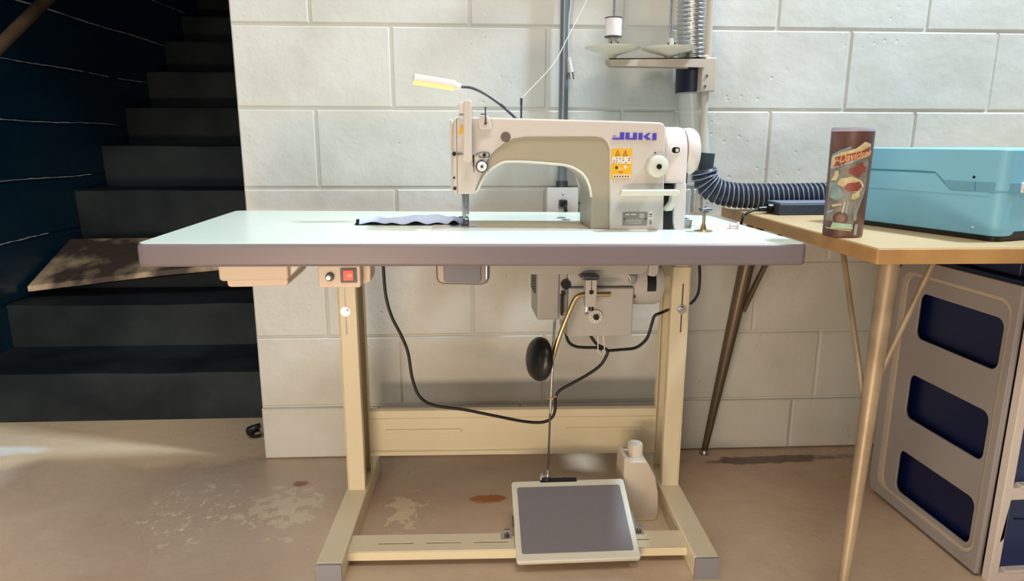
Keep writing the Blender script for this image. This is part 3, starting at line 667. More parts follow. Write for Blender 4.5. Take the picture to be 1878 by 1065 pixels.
y1 = lambda x: .265+min(.10, .030+.75*max(0, x-.338))+.004*math.sin(x*50)-max(0, x-.57)*1.6
obj('cloth_face', sheet(zt, lambda x: .2635+.0015*math.sin(x*70), y1, .343, .568, .0012), M_FAB, cl, smooth=True, ang=80)
zt2 = lambda x, t: TZ(x, .0004)+max(frontlift(x)*.8-.001, 0)*.6*(1-t)
obj('cloth_underside', sheet(zt2, lambda x: .2625+.0015*math.sin(x*40), lambda x: .33-max(0, x-.56)*1.3, .340, .606, .0016), M_FABD, cl, smooth=True, ang=80, label='dark navy underside of the cloth')
bm = B(); tube(bm, [(.3385, .262, TZ(.34, .003)), (.3395, .29, TZ(.34, .006)), (.340, .32, TZ(.34, .005))], .0042, n=10); cyl(bm, (.337, .266, TZ(.34, .009)), (.3425, .266, TZ(.34, .012)), .003, n=10)
obj('cloth_roll', bm, M_FABD, cl, smooth=True, label='rolled dark cloth end')

# ------------------------------------------------------------------ under the table
dr = thing('side_tray', 'beige plastic tray drawer under the table top at its left end', 'drawer', (.185, .1, .648))
bm = B(); prism(bm, rrect(.125, .2455, .660, .694, .007, 5), .028, .20, 'y'); obj('tray_body', bm, M_BEIGEP, dr, bevel=.003)
bm = B(); prism(bm, rrect(.1365, .2425, .648, .664, .006, 5), .034, .195, 'y'); obj('tray_lip', bm, M_BEIGEP, dr, bevel=.002)
bm = B(); prism(bm, [(.2455, .692), (.270, .692), (.2455, .665)], .04, .19, 'y'); obj('tray_bracket', bm, M_MACH2, dr)

sw = thing('switch_box', 'beige power switch box with red rocker and black knob under the table', 'switch box', (.34, .08, .645))
bm = B(); prism(bm, [(.298, .693), (.298, .6495), (.302, .646), (.369, .645), (.3725, .648), (.373, .693)], .024, .12, 'y'); obj('housing', bm, M_BEIGEP, sw, bevel=.002)
bm = B(); prism(bm, [(.3725, .693), (.3725, .648), (.3875, .651), (.3895, .693)], .045, .12, 'y'); obj('rear_housing', bm, M_BEIGEP, sw, bevel=.002)
bm = B(); prism(bm, rrect(.3375, .366, .655, .6815, .001), .0215, .026, 'y'); rs = obj('switch_bezel', bm, M_BLACK, sw)
bm = B(); prism(bm, rrect(.343, .3605, .6595, .678, .001), .0195, .024, 'y'); obj('rocker', bm, M_REDSW, rs, label='lit red rocker')
bm = B(); prism(bm, rrect(.3495, .3585, .6655, .6715, .002), .0190, .0197, 'y'); obj('rocker_glow', bm, M_REDHOT, rs)
bm = B(); lathe(bm, [(.001, 0), (.0075, 0), (.0078, .003), (.0065, .009), (.001, .009)], (.3185, .024, .666), (0, -1, 0)); kb = obj('knob', bm, M_BLACK, sw, smooth=True)
bm = B(); cyl(bm, (.3172, .0142, .6655), (.3172, .0155, .6655), .0036, n=14); obj('knob_cap', bm, M_STEEL, kb, smooth=True)

op = thing('knee_pan', 'small rounded grey catch pan hanging under the table left of motor', 'pan', (.56, .22, .614))
bm = B(); prism(bm, [(.504, .694), (.505, .630), (.509, .620), (.520, .6165), (.598, .6135), (.609, .618), (.6145, .628), (.616, .694)], .175, .27, 'y'); obj('pan_rim', bm, M_PANR, op, bevel=.004)
bm = B(); prism(bm, [(.520, .690), (.520, .626), (.524, .622), (.590, .620), (.596, .624), (.597, .690)], .170, .176, 'y'); obj('pan_front', bm, M_PANBLUE, op, bevel=.002, label='bluish grey front panel')
bm = B(); cyl(bm, (.6075, .172, .628), (.6085, .172, .69), .0042, n=12); obj('pan_edge', bm, M_STEEL, op, smooth=True)

mo = thing('sewing_motor', 'grey clutch motor with square control cover bolted under the table', 'motor', (.85, .3, .483))
bm = B(); box(bm, .723, .772, .245, .36, .517, .640); obj('rear_cover', bm, M_GREYMOT, mo, bevel=.004)
bm = B(); 
for k in range(7): box(bm, .7195, .7235, .27, .34, .572+k*.006, .5755+k*.006)
obj('cooling_fins', bm, M_DSTEEL, mo)
bm = B(); box(bm, .772, .79, .25, .34, .515, .622); obj('side_block', bm, M_GREYMOT2, mo, bevel=.002)
bm = B(); cyl(bm, (.785, .236, .598), (.785, .251, .598), .0105); obj('vent_plug', bm, M_BLACK, mo, smooth=True)
bm = B(); box(bm, .7745, .7795, .232, .252, .530, .575); box(bm, .776, .784, .236, .250, .575, .582); obj('lever_clip', bm, M_BLACK, mo)
bm = B(); prism(bm, [(.787, .483), (.934, .481), (.934, .555), (.9345, .590), (.79, .592)], .228, .33, 'y'); fc = obj('control_cover', bm, M_GREYMOT2, mo, bevel=.003)
bm = B(); prism(bm, [(.79, .5925), (.945, .5915), (.945, .626), (.79, .626)], .240, .34, 'y'); obj('upper_housing', bm, M_GREYMOT2, mo, bevel=.003)
bm = B(); lathe(bm, [(.001, 0), (.046, 0), (.050, .004), (.051, .02), (.052, .06), (.047, .072), (.03, .076), (.001, .076)], (.934, .285, .592), (1, 0, 0), n=48); obj('motor_end', bm, M_GREYMOT2, mo, smooth=True)
bm = B()
for k in range(9): 
    t0 = PI*(.62+.05*k); c = lambda t, r, x: (x, .285+r*math.cos(t), .592+r*math.sin(t))
    v = [bm.verts.new(c(t0, .0525, .966)), bm.verts.new(c(t0, .0525, .986)), bm.verts.new(c(t0+.157, .0525, .986)), bm.verts.new(c(t0+.157, .0525, .966))]
    w2 = [bm.verts.new(c(t0, .0505, .966)), bm.verts.new(c(t0, .0505, .986)), bm.verts.new(c(t0+.157, .0505, .986)), bm.verts.new(c(t0+.157, .0505, .966))]
    bm.faces.new(v); bm.faces.new(w2[::-1])
    for i in range(4): bm.faces.new((v[i], w2[i], w2[(i+1) % 4], v[(i+1) % 4]))
obj('pulley_window', bm, M_BLACK, mo, label='black opening over the pulley')
bm = B(); lathe(bm, [(.001, 0), (.0150, 0), (.0155, .004), (.0145, .006), (.001, .006)], (.850, .229, .528), (0, -1, 0)); dd = obj('speed_dial', bm, M_GLASSW, mo, smooth=True, label='white speed dial with black centre')
bm = B(); lathe(bm, [(.001, .006), (.0068, .006), (.006, .013), (.001, .013)], (.850, .229, .528), (0, -1, 0)); obj('dial_centre', bm, M_BLACK, dd, smooth=True)
bm = B()
for k in range(10):
    t = 2*PI*k/10+.3; p = Vector((.850+.0095*math.cos(t), .2226, .528+.0095*math.sin(t))); q = Vector((.850+.0128*math.cos(t), .2226, .528+.0128*math.sin(t))); cyl(bm, p, q, .0005, n=6)
obj('dial_marks', bm, M_DARKINK, dd)
for x, z in ((.921, .573), (.929, .563), (.938, .560)):
    bm = B(); cyl(bm, (x, .236, z+.008), (x, .244, z+.008), .0035, n=10); obj('cover_screw', bm, M_DSTEEL, mo, smooth=True)
bm = B(); prism(bm, [(.915, .622), (.938, .619), (.938, .603), (.934, .599), (.924, .600), (.922, .612)], .225, .245, 'y'); obj('mount_clip', bm, M_STEEL, mo, bevel=.002)

kl = thing('knee_lifter', 'black round knee pad on a bent brass coloured rod below the motor', 'knee lifter', (.83, .17, .56))
bm = B(); prism(bm, rrect(.8130, .8365, .566, .6235, .002), .160, .184, 'y'); lb = obj('clamp_block', bm, M_GREYMOT2, kl, bevel=.0015)
bm = B(); cyl(bm, (.8247, .1585, .598), (.8247, .1605, .598), .0047); cyl(bm, (.8247, .1595, .60), (.8247, .1595, .622), .0008, n=6); obj('clamp_hole', bm, M_BLACK, lb, smooth=True)
bm = B(); box(bm, .806, .842, .165, .23, .6225, .6315); obj('pivot_plate', bm, M_DSTEEL, kl, bevel=.002)
bm = B(); cyl(bm, (.828, .172, .556), (.828, .172, .567), .0055, n=16); obj('stop_screw', bm, M_BLACK, kl, smooth=True)
bm = B(); cyl(bm, (.8165, .170, .550), (.8185, .170, .566), .002, n=8); cyl(bm, (.8145, .169, .551), (.8195, .169, .549), .003, n=10); obj('wing_screw', bm, M_STEEL, kl, smooth=True)
bm = B(); tube(bm, [(.868, .170, .591), (.835, .170, .591), (.812, .170, .591), (.800, .170, .588), (.791, .170, .578), (.780, .170, .552), (.767, .170, .518), (.755, .170, .482), (.7475, .170, .455)], .0054, n=16, sub=8); obj('rod', bm, M_BRASS, kl, smooth=True)
nrm = Vector((-.93, -.33, .14)).normalized(); pc = Vector((.7235, .170, .452))
bm = B(); lathe(bm, [(.001, -.006), (.040, -.006), (.0455, -.002), (.047, .004), (.0465, .009), (.041, .017), (.028, .023), (.012, .0255), (.001, .026)], pc, nrm, n=48); obj('knee_pad', bm, M_BLACK, kl, smooth=True, ang=60)
bm = B(); cyl(bm, pc-nrm*.006, pc-nrm*.020, .006, n=16); cyl(bm, (.744, .160, .450), (.744, .176, .450), .0045, n=12); cyl(bm, (.747, .158, .460), (.747, .170, .460), .003, n=10); cyl(bm, (.739, .165, .443), (.749, .165, .440), .003, n=10); obj('pad_clamp', bm, M_BRASS, kl, smooth=True)

pr_ = thing('pedal_rod', 'thin steel rod linking the motor down to the foot pedal', 'rod', (.757, .262, .13))
bm = B(); cyl(bm, (.758, .262, .29), (.7655, .262, .53), .0032, n=12); obj('upper_rod', bm, M_STEEL, pr_, smooth=True)
bm = B(); cyl(bm, (.7545, .2625, .135), (.7615, .2625, .46), .0024, n=12); obj('lower_rod', bm, M_DSTEEL, pr_, smooth=True)
bm = B(); cyl(bm, (.7545, .2625, .130), (.755, .2625, .148), .0042, n=12); bmesh.ops.create_uvsphere(bm, u_segments=14, v_segments=8, radius=.0062, matrix=Matrix.Translation((.7545, .2625, .132))); cyl(bm, (.735, .260, .130), (.7545, .2625, .132), .0022, n=10)
cyl(bm, (.7375, .258, .124), (.741, .262, .138), .0022, n=8); obj('ball_joint', bm, M_STEEL, pr_, smooth=True)
bm = B(); cyl(bm, (.760, .254, .327), (.760, .268, .327), .0032, n=10); cyl(bm, (.752, .262, .325), (.772, .262, .331), .0025, n=10); obj('rod_clamp', bm, M_BRASS, pr_, smooth=True)

# cables
bm = B(); tube(bm, [(.386, .30, .692), (.386, .30, .635), (.389, .30, .569), (.400, .30, .519), (.420, .30, .474), (.434, .30, .432), (.442, .30, .370), (.458, .30, .325), (.49, .30, .303), (.558, .30, .290), (.63, .30, .272), (.700, .30, .255), (.745, .30, .251), (.768, .30, .262), (.776, .30, .285), (.776, .30, .312), (.785, .30, .329), (.808, .30, .343), (.848, .30, .365), (.880, .30, .388), (.895, .30, .412), (.897, .30, .425), (.888, .30, .432), (.872, .30, .441), (.860, .30, .456), (.850, .30, .475), (.846, .30, .50)], .0036, n=12, sub=6)
tag(obj('power_cable', bm, M_BLKR, smooth=True), 'long black cable looping down from the table past the pedal rod', 'cable')
bm = B(); tube(bm, [(.897, .305, .423), (.930, .305, .425), (.964, .305, .428), (.985, .305, .442), (.995, .305, .458), (1.002, .305, .485), (1.008, .305, .505), (1.022, .305, .512), (1.048, .33, .513)], .0036, n=12, sub=6)
tag(obj('motor_cable', bm, M_BLKR, smooth=True), 'black cable running right from the bundle to the right table post', 'cable')
bm = B(); tube(bm, [(.797, .30, .50), (.798, .30, .468), (.806, .30, .447), (.822, .30, .437), (.845, .30, .434), (.870, .30, .433), (.884, .30, .428)], .0036, n=12, sub=6)
tag(obj('speed_cable', bm, M_BLKR, smooth=True), 'short black cable curving under the motor cover left corner', 'cable')
bm = B(); tube(bm, [(.872, .292, .49), (.872, .292, .45), (.874, .292, .425), (.882, .292, .419), (.888, .292, .425), (.886, .292, .45), (.880, .292, .49)], .0012, n=8, sub=6)
tag(obj('cable_tie', bm, M_WHITEP, smooth=True), 'thin white cable tie loop hanging below the motor cover', 'cable tie')
bm = B(); tube(bm, [(1.139, .38, .69), (1.140, .39, .63), (1.148, .40, .575), (1.146, .40, .535), (1.131, .40, .512), (1.118, .40, .512)], .0034, n=12, sub=6)
tag(obj('lamp_cable', bm, M_BLKR, smooth=True), 'short black cable curving out right of the right table post', 'cable')

# ------------------------------------------------------------------ foot pedal
fp = thing('foot_pedal', 'tilted cream foot pedal plate with a grey rubber mat on the bar', 'pedal', (.80, .16, .03))
P00, P10, P01, P11 = Vector((.6625, .073, .036)), Vector((.9295, .0655, .036)), Vector((.6715, .262, .121)), Vector((.9395, .248, .121))
ex = (P10-P00).normalized(); ey = (P01-P00); hgt = ey.length; ey = (ey-ex*ey.dot(ex)).normalized(); ez = ex.cross(ey)
PM = Matrix(((ex.x, ey.x, ez.x, P00.x), (ex.y, ey.y, ez.y, P00.y), (ex.z, ey.z, ez.z, P00.z), (0, 0, 0, 1)))
WD = (P10-P00).length
bm = B(); prism(bm, rrect(0, WD, 0, hgt, .007), -.012, 0, 'z'); obj('frame', bm, M_GREENW, fp, bevel=.0025, M=PM)
bm = B(); prism(bm, rrect(.012, WD-.013, .018, hgt-.019, .005), 0, .0014, 'z'); obj('rubber_mat', bm, M_PAD, fp, bevel=.0005, M=PM, label='smooth grey rubber mat')
bm = B(); box(bm, .068, .155, hgt-.006, hgt+.006, -.006, .001); cyl(bm, (.082, hgt, .001), (.082, hgt, .004), .005, n=14); cyl(bm, (.125, hgt, .001), (.125, hgt, .004), .005, n=14); obj('link_bracket', bm, M_DSTEEL, fp, M=PM)
for s, x in ((-1, -.0), (1, WD)):
    bm = B(); box(bm, min(x, x+s*.004), max(x, x+s*.004), .085, .115, -.03, -.001); obj('side_bracket', bm, M_STEEL, fp, M=PM)
    c = PM @ Vector((x+s*.016, .10, 0)); zb = .040
    bm = B(); box(bm, c.x-.014, c.x+.010, c.y-.012, c.y+.012, zb, zb+.003); cyl(bm, (c.x, c.y, zb), (c.x, c.y, zb+.014), .003, n=10); cyl(bm, (c.x, c.y, zb+.003), (c.x, c.y, zb+.009), .0065, n=6); cyl(bm, (c.x-.006, c.y, zb+.015), (c.x+.006, c.y, zb+.015), .0035, n=8)
    obj('bar_clamp', bm, M_STEEL, fp)

ob = thing('oil_bottle', 'milky plastic oil bottle on the floor behind the foot pedal', 'bottle', (.985, .285, 0))
bm = B()
prism(bm, [(.958, 0), (1.023, 0), (1.0275, .02), (1.025, .075), (1.016, .118), (.998, .150), (.992, .158), (.955, .158), (.944, .170), (.938, .168), (.938, .10), (.95, .05)], .262, .335, 'y'); obj('bottle_body', bm, M_BOTTLE, ob, bevel=.009, seg=4, ang=30)
bm = B(); lathe(bm, [(.001, 0), (.020, 0), (.020, .005), (.0185, .010), (.0185, .030), (.017, .033), (.001, .033)], (.9735, .30, .156), n=36); obj('bottle_cap', bm, M_BOTTLE, ob, smooth=True)

# ------------------------------------------------------------------ thread stand
ts = thing('thread_stand', 'grey two-spool thread stand pole at the table back right corner', 'thread stand', (1.182, .53, TZ(1.18)))
bm = B(); cyl(bm, (1.183, .53, TZ(1.18)), (1.180, .53, 1.62), .0088); obj('pole', bm, M_GREYC, ts, smooth=True)
bm = B(); lathe(bm, [(.001, 0), (.017, 0), (.017, .004), (.011, .008), (.0088, .012), (.001, .012)], (1.183, .53, TZ(1.183))); obj('pole_nut', bm, M_GREYC, ts, smooth=True)
bm = B()
prism(bm, [(.927, 1.101), (1.170, 1.106), (1.170, 1.083), (.936, 1.084), (.929, 1.091)], .508, .511, 'y'); prism(bm, [(.927, 1.101), (1.170, 1.106), (1.170, 1.083), (.936, 1.084), (.929, 1.091)], .549, .552, 'y')
prism(bm, [(.927, 1.0985), (1.170, 1.1035), (1.170, 1.106), (.927, 1.101)], .508, .552, 'y'); obj('spool_arm', bm, M_GREYC, ts)
bm = B(); prism(bm, rrect(1.164, 1.201, 1.026, 1.107, .003), .512, .548, 'y'); cb = obj('clamp_bracket', bm, M_GREYC, ts, bevel=.003)
for x, z in ((1.176, 1.063), (1.173, 1.038)):
    b_ = B(); lathe(b_, [(.001, 0), (.0042, 0), (.003, .003), (.001, .0035)], (x, .512, z), (0, -1, 0), n=16); obj('clamp_screw', b_, M_STEEL, cb, smooth=True)
bm = B(); lathe(bm, [(.001, 0), (.012, 0), (.011, .006), (.006, .010), (.001, .011)], (1.176, .528, 1.104)); obj('clamp_knob', bm, M_GREYC, cb, smooth=True)
def spool_set(x):
    bm = B(); lathe(bm, [(.001, 1.101), (.0105, 1.101), (.0095, 1.108), (.012, 1.110), (.035, 1.117), (.058, 1.1235), (.068, 1.1275), (.0685, 1.129), (.066, 1.1295), (.03, 1.1285), (.001, 1.1285)], (x, .53, 0), n=56); obj('spool_plate', bm, M_GREENW, ts, smooth=True, ang=50)
    bm = B(); lathe(bm, [(.001, 1.128), (.0125, 1.128), (.0095, 1.152), (.001, 1.153)], (x, .53, 0), n=30); pc_ = obj('spool_cone', bm, M_GREYC, ts, smooth=True)
    bm = B()
    for s in (-.007, .0095): box(bm, x+s-.0012, x+s+.0012, .5160, .5205, 1.129, 1.141)
    obj('cone_slot', bm, M_BLACK, pc_)
    bm = B(); cyl(bm, (x, .53, 1.15), (x+.001, .53, 1.40), .0026, n=12); obj('spool_pin', bm, M_STEEL, ts, smooth=True)
spool_set(.9405); spool_set(1.083)
bm = B(); box(bm, .90, 1.19, .52, .54, 1.585, 1.6); obj('top_guide_arm', bm, M_GREYC, ts)
sp = thing('thread_spool', 'white thread spool on the left pin of the thread stand', 'spool', (.9405, .53, 1.152))
bm = B(); lathe(bm, [(.001, 1.155), (.0195, 1.155), (.0200, 1.158), (.0200, 1.193), (.0195, 1.196), (.001, 1.196)], (.9405, .53, 0), n=40); obj('wound_thread', bm, M_WHITEP, sp, smooth=True)
for z in (1.1525, 1.196):
    bm = B(); lathe(bm, [(.001, z), (.0208, z), (.0208, z+.0022), (.001, z+.0022)], (.9405, .53, 0), n=40); obj('spool_rim', bm, mat('spool_rim_dark', (74, 58, 60), .5), sp, smooth=True)

# ------------------------------------------------------------------ wall fittings
cn = thing('conduit', 'vertical grey steel conduit pipe on the white wall above the outlet', 'pipe', wp(.832, .03, .785))
bm = B(); cyl(bm, wp(.8365, .026, .785), wp(.8365, .026, 2.2), .0125); obj('pipe', bm, M_COND, cn, smooth=True)
bm = B(); cyl(bm, wp(.8365, .026, .783), wp(.8365, .026, .800), .016); obj('connector', bm, M_DSTEEL, cn, smooth=True)
ou = thing('power_outlet', 'white wall outlet box under the conduit behind the sewing table', 'outlet', wp(.838, .02, .668))
OM = Matrix.Translation(wp(.838, 0, 0)) @ Matrix.Rotation(-WA, 4, 'Z')
bm = B(); box(bm, -.036, .036, -.040, .001, .672, .780); obj('outlet_box', bm, M_COND, ou, M=OM, bevel=.002)
bm = B(); prism(bm, rrect(-.042, .042, .668, .784, .004), -.0455, -.040, 'y'); obj('cover_plate', bm, M_WHITEP, ou, M=OM, bevel=.002)
for z in (.742, .705):
    bm = B(); prism(bm, rrect(-.012, .012, z-.014, z+.009, .003), -.0475, -.045, 'y'); obj('socket', bm, mat('socket_grey', (150, 152, 158), .4), ou, M=OM)
bm = B(); cyl(bm, (0, -.047, .765), (0, -.045, .765), .0022, n=12); obj('plate_screw', bm, M_STEEL, ou, M=OM)
pg = thing('power_plug', 'black plug and cord pushed into the white wall outlet', 'plug', wp(.838, .06, .70))
bm = B(); box(bm, -.010, .010, -.064, -.0475, .735, .752); obj('plug_body', bm, M_BLACK, pg, M=OM, bevel=.003)
bm = B(); tube(bm, [(0, -.062, .742), (.003, -.072, .735), (.005, -.074, .718), (.006, -.074, .69), (.006, -.072, .64)], .0045, n=12); obj('plug_cord', bm, M_BLKR, pg, M=OM, smooth=True)
bm = B(); tube(bm, [wp(.858, .02, .86), wp(.870, .025, .83), wp(.881, .03, .79), wp(.890, .03, .768), wp(.906, .03, .760), wp(.935, .03, .758), wp(.96, .03, .75)], .0026, n=10)
tag(obj('white_cord', bm, M_WHITEP, smooth=True), 'thin white cord curving down through the machine arm opening', 'cord')
bm = B(); tube(bm, [wp(.93, .03, .745), wp(.905, .03, .738), wp(.892, .03, .727), wp(.895, .03, .713), wp(.912, .03, .707), wp(.94, .03, .70)], .0030, n=10)
tag(obj('white_cord', bm, M_WHITEP, smooth=True), 'white cord loop on the wall right beside the outlet', 'cord')
bm = B(); tube(bm, [wp(.876, .02, .742), wp(.90, .022, .741), wp(.94, .022, .741)], .0036, n=10)
tag(obj('dark_cord', bm, M_DSTEEL, smooth=True), 'short dark horizontal cord leaving the outlet box to the right', 'cord')
hp = thing('hanging_plug', 'white two-prong plug hanging on its cord beside the conduit', 'plug', wp(.855, .04, 1.06))
bm = B(); tube(bm, [wp(.852, .035, 1.40), wp(.8505, .035, 1.30), wp(.8495, .035, 1.25), wp(.8455, .035, 1.21), wp(.845, .035, 1.175), wp(.8455, .035, 1.14), wp(.8465, .035, 1.11)], .0022, n=10); obj('cord', bm, mat('grey_white_cord', (196, 196, 196), .5), hp, smooth=True)
bm = B(); cyl(bm, wp(.847, .035, 1.115), wp(.851, .035, 1.088), .0045, .0072, n=14); cyl(bm, wp(.851, .035, 1.088), wp(.8525, .035, 1.078), .0072, .0085, n=14); obj('plug_body', bm, M_GREENW, hp, smooth=True)
for s in (-.005, .005):
    bm = B(); cyl(bm, wp(.8525+s, .035, 1.08), wp(.8555+s, .035, 1.061), .0014, n=8); obj('prong', bm, M_DSTEEL, hp, smooth=True)

# ------------------------------------------------------------------ exhaust duct and hose
def ribbed(path, r, amp, pitch, m, name, parent, m2=None, n=28):
    P = smoothpath(path, 30); Ls = [0]
    for a, b in zip(P, P[1:]): Ls.append(Ls[-1]+(b-a).length)
    tot = Ls[-1]; N = int(tot/(pitch/8)); Q = []; j = 0
    for i in range(N+1):
        s = tot*i/N
        while j < len(Ls)-2 and Ls[j+1] < s: j += 1
        t = (s-Ls[j])/max(1e-9, Ls[j+1]-Ls[j]); Q.append(P[j].lerp(P[j+1], t))
    bm = B(); tube(bm, Q, r, n=n, sub=0, rf=lambda t, i: r+amp*(abs(math.sin(PI*i/8))**1.5 - .5)*2)
    if m2:
        for f in bm.faces:
            pass
    return obj(name, bm, m, parent, smooth=True, ang=80), Q
ed = thing('exhaust_duct', 'silver foil flexible exhaust duct hanging behind the thread stand', 'duct', wp(1.163, .06, 1.03))
ribbed([wp(1.152, .052, 2.0), wp(1.152, .052, 1.6), wp(1.155, .054, 1.25), wp(1.162, .056, 1.10)], .036, .0022, .0105, M_ALU, 'foil_duct', ed)
bm = B(); tube(bm, [wp(1.165, .056, 1.110), wp(1.167, .056, 1.028)], .043, n=36, sub=0); obj('coupler', bm, M_NAVYC, ed, smooth=True, label='dark navy coupler ring')
bm = B(); tube(bm, [wp(1.165, .056, 1.035), wp(1.172, .062, .95), wp(1.180, .075, .86), wp(1.183, .08, .80)], .037, n=32, sub=6, rf=lambda t, i: .037); obj('sleeve', bm, M_SLEEVE, ed, smooth=True, label='translucent grey plastic sleeve')
bm = B(); tube(bm, [wp(1.196, .112, .875), wp(1.192, .112, .82)], .0195, n=28, sub=0); obj('hose_cuff', bm, mat('slate_cuff', (52, 62, 68), .5), ed, smooth=True, label='slate grey hose cuff')
hs = thing('exhaust_hose', 'dark ribbed plastic hose lying along the back of the tan table', 'hose', wp(1.4, .15, .735))
hpth = [wp(1.185, .125, .835), wp(1.192, .125, .805), wp(1.215, .13, .782), wp(1.26, .135, .770), wp(1.32, .14, .768), wp(1.40, .145, .768), wp(1.50, .15, .770), wp(1.62, .155, .772), wp(1.75, .155, .772)]
_, Q = ribbed(hpth, .030, .0022, .0125, M_HOSE, 'hose_skin', hs)
bm = B()
for i in range(4, len(Q)-4, 8):
    d = (Q[i+1]-Q[i-1]).normalized(); u, v = frame_of(d); n = 24
    ring = []
    for k in range(n+1):
        t = 2*PI*k/n; ring.append(Q[i]+d*(.004*math.sin(t))+(u*math.cos(t)+v*math.sin(t))*.0322)
    tube(bm, ring[:-1]+[ring[0]], .0013, n=5, sub=0)
obj('spiral_rib', bm, M_HRIB, hs, smooth=True, label='pale grey ribs of the hose')

# ------------------------------------------------------------------ tan side table
RA = .045
RM = Matrix.Translation((1.2446, -.1346, 0)) @ Matrix.Rotation(-RA, 4, 'Z')
rt = thing('side_table', 'tan laminate table with oak edge and splayed bronze metal legs', 'table', (1.9, .2, 0))
bm = B(); prism(bm, rrect(0, 1.35, 0, .748, .004), .703, .7295, 'z'); obj('tabletop', bm, M_OAK, rt, M=RM, bevel=.002, label='oak edged table top')
bm = B(); prism(bm, rrect(.003, 1.347, .003, .745, .003), .729, .7303, 'z'); obj('laminate', bm, M_TAN, rt, M=RM, label='tan laminate surface')
def tleg(top, bot, r0, r1, m):
    bm = B(); cyl(bm, bot, top, r1, r0, n=28); l = obj('leg', bm, m, rt, smooth=True)
    b = Vector(bot); bm = B(); lathe(bm, [(.001, 0), (.013, 0), (.0135, .004), (.010, .010), (.009, .014), (.001, .014)], (b.x, b.y, 0)); obj('foot_glide', bm, M_STEEL, l, smooth=True, label='shiny steel foot glide')
tleg((1.327, -.052, .705), (1.2625, -.122, .010), .0185, .0088, M_LEG)
tleg((1.352, .545, .705), (1.272, .600, .010), .0235, .0088, M_LEG_SHADE)
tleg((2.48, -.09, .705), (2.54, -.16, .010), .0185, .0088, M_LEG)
tleg((2.50, .49, .705), (2.57, .54, .010), .0185, .0088, M_LEG_SHADE)
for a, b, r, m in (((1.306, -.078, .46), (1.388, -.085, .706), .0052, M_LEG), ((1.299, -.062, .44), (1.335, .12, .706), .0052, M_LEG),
                   ((1.336, .560, .448), (1.44, .55, .706), .0055, M_LEG_SHADE), ((1.338, .552, .448), (1.385, .45, .706), .0055, M_LEG_SHADE)):
    bm = B(); cyl(bm, a, b, r, n=14); obj('brace', bm, m, rt, smooth=True)
bm = B(); cyl(bm, (1.327, -.052, .685), (1.329, -.050, .7035), .0192, n=28); obj('leg_socket', bm, M_DSTEEL, rt, smooth=True)

pb = thing('power_supply', 'flat dark grey box with cable on the tan table under the hose', 'power supply', (1.42, .45, .7303))
bm = B(); box(bm, 1.325, 1.60, .375, .445, .7305, .757); obj('case', bm, mat('slate_case', (50, 56, 72), .45), pb, bevel=.003)
bm = B(); box(bm, 1.327, 1.598, .3765, .4435, .757, .761); obj('lid', bm, mat('slate_lid', (120, 128, 148), .45), pb, bevel=.001)
bm = B(); cyl(bm, (1.336, .415, .744), (1.290, .412, .742), .0085, .006, n=14); cyl(bm, (1.335, .412, .745), (1.312, .412, .745), .011, n=14); obj('connector', bm, M_BLACK, pb, smooth=True)
bm = B(); tube(bm, [(1.292, .412, .742), (1.277, .41, .739), (1.262, .405, .7345), (1.252, .395, .7325), (1.243, .39, .73), (1.238, .385, .715), (1.24, .40, .68)], .0030, n=10); obj('cable', bm, M_BLKR, pb, smooth=True)

# tumbler
tz = .7303; tc_ = Vector((1.2745, .0215, tz))
def tr(h): return .0345+.0023*h/.2     # radius at height
tu = thing('tumbler', 'tall brown printed steel tumbler on the tan table front corner', 'tumbler', tc_)
bm = B(); lathe(bm, [(.001, 0), (.033, 0), (.0345, .003), (.0357, .1), (.0367, .192), (.001, .192)], tc_, n=56); bd = obj('cup', bm, M_TUMB, tu, smooth=True)
bm = B(); lathe(bm, [(.001, .192), (.0370, .192), (.0373, .195), (.0362, .199), (.001, .1995)], tc_, n=56); obj('lid', bm, mat('lilac_lid', (180, 176, 200), .3), tu, smooth=True)
def wrap(bm, off=.0006):
    # drawing plane (x = arc length, y = height, z = thickness) -> tumbler surface facing the camera
    a0 = math.atan2(-1.21, -.74)
    for v in bm.verts:
        h = v.co.y; r = tr(h)+off+max(0, v.co.z); t = a0+v.co.x/tr(h)
        v.co = tc_+Vector((r*math.cos(t), r*math.sin(t), h))
    return bm
def patch(pts, m, off=.0006, name='print_patch'):
    # dense triangulated polygon so that it follows the curve
    bm = B(); xs = [p[0] for p in pts]; f = bm.faces.new([bm.verts.new((p[0], p[1], 0)) for p in pts])
    bmesh.ops.triangulate(bm, faces=bm.faces)
    for _ in range(3): bmesh.ops.subdivide_edges(bm, edges=[e for e in bm.edges if abs(e.verts[0].co.x-e.verts[1].co.x) > .006], cuts=1); bmesh.ops.triangulate(bm, faces=bm.faces)
    wrap(bm, off); o = obj(name, bm, m, bd, smooth=True, ang=80, fix=False); return o
M_PT = mat('print_teal', (140, 160, 158), .45, c2=(120, 140, 140), scale=60)
M_PC = mat('print_cream', (212, 198, 156), .45, c2=(190, 170, 130), scale=60)
M_PR = mat('print_red', (150, 78, 68), .45, c2=(130, 70, 62), scale=50)
M_PG = mat('print_mint', (164, 200, 172), .45)
M_PO = mat('print_orange', (226, 170, 112), .45)
M_PS = mat('print_silver', (176, 184, 190), .3, .5)
patch([(-.036, .118), (-.036, .150), (-.02, .158), (.0, .166), (.0, .162), (-.018, .152), (-.030, .146)], M_PT)
patch([(-.036, .030), (-.036, .135), (.036, .152), (.036, .09), (.02, .04), (.014, .012), (-.020, .03)], mat('print_grey', (140, 140, 130), .45, c2=(112, 100, 92), scale=45), .0004)
patch([(-.036, .125), (-.036, .146), (-.012, .156), (.008, .162), (.022, .174), (.036, .170), (.036, .152), (.0, .140)], M_PC, .0008)
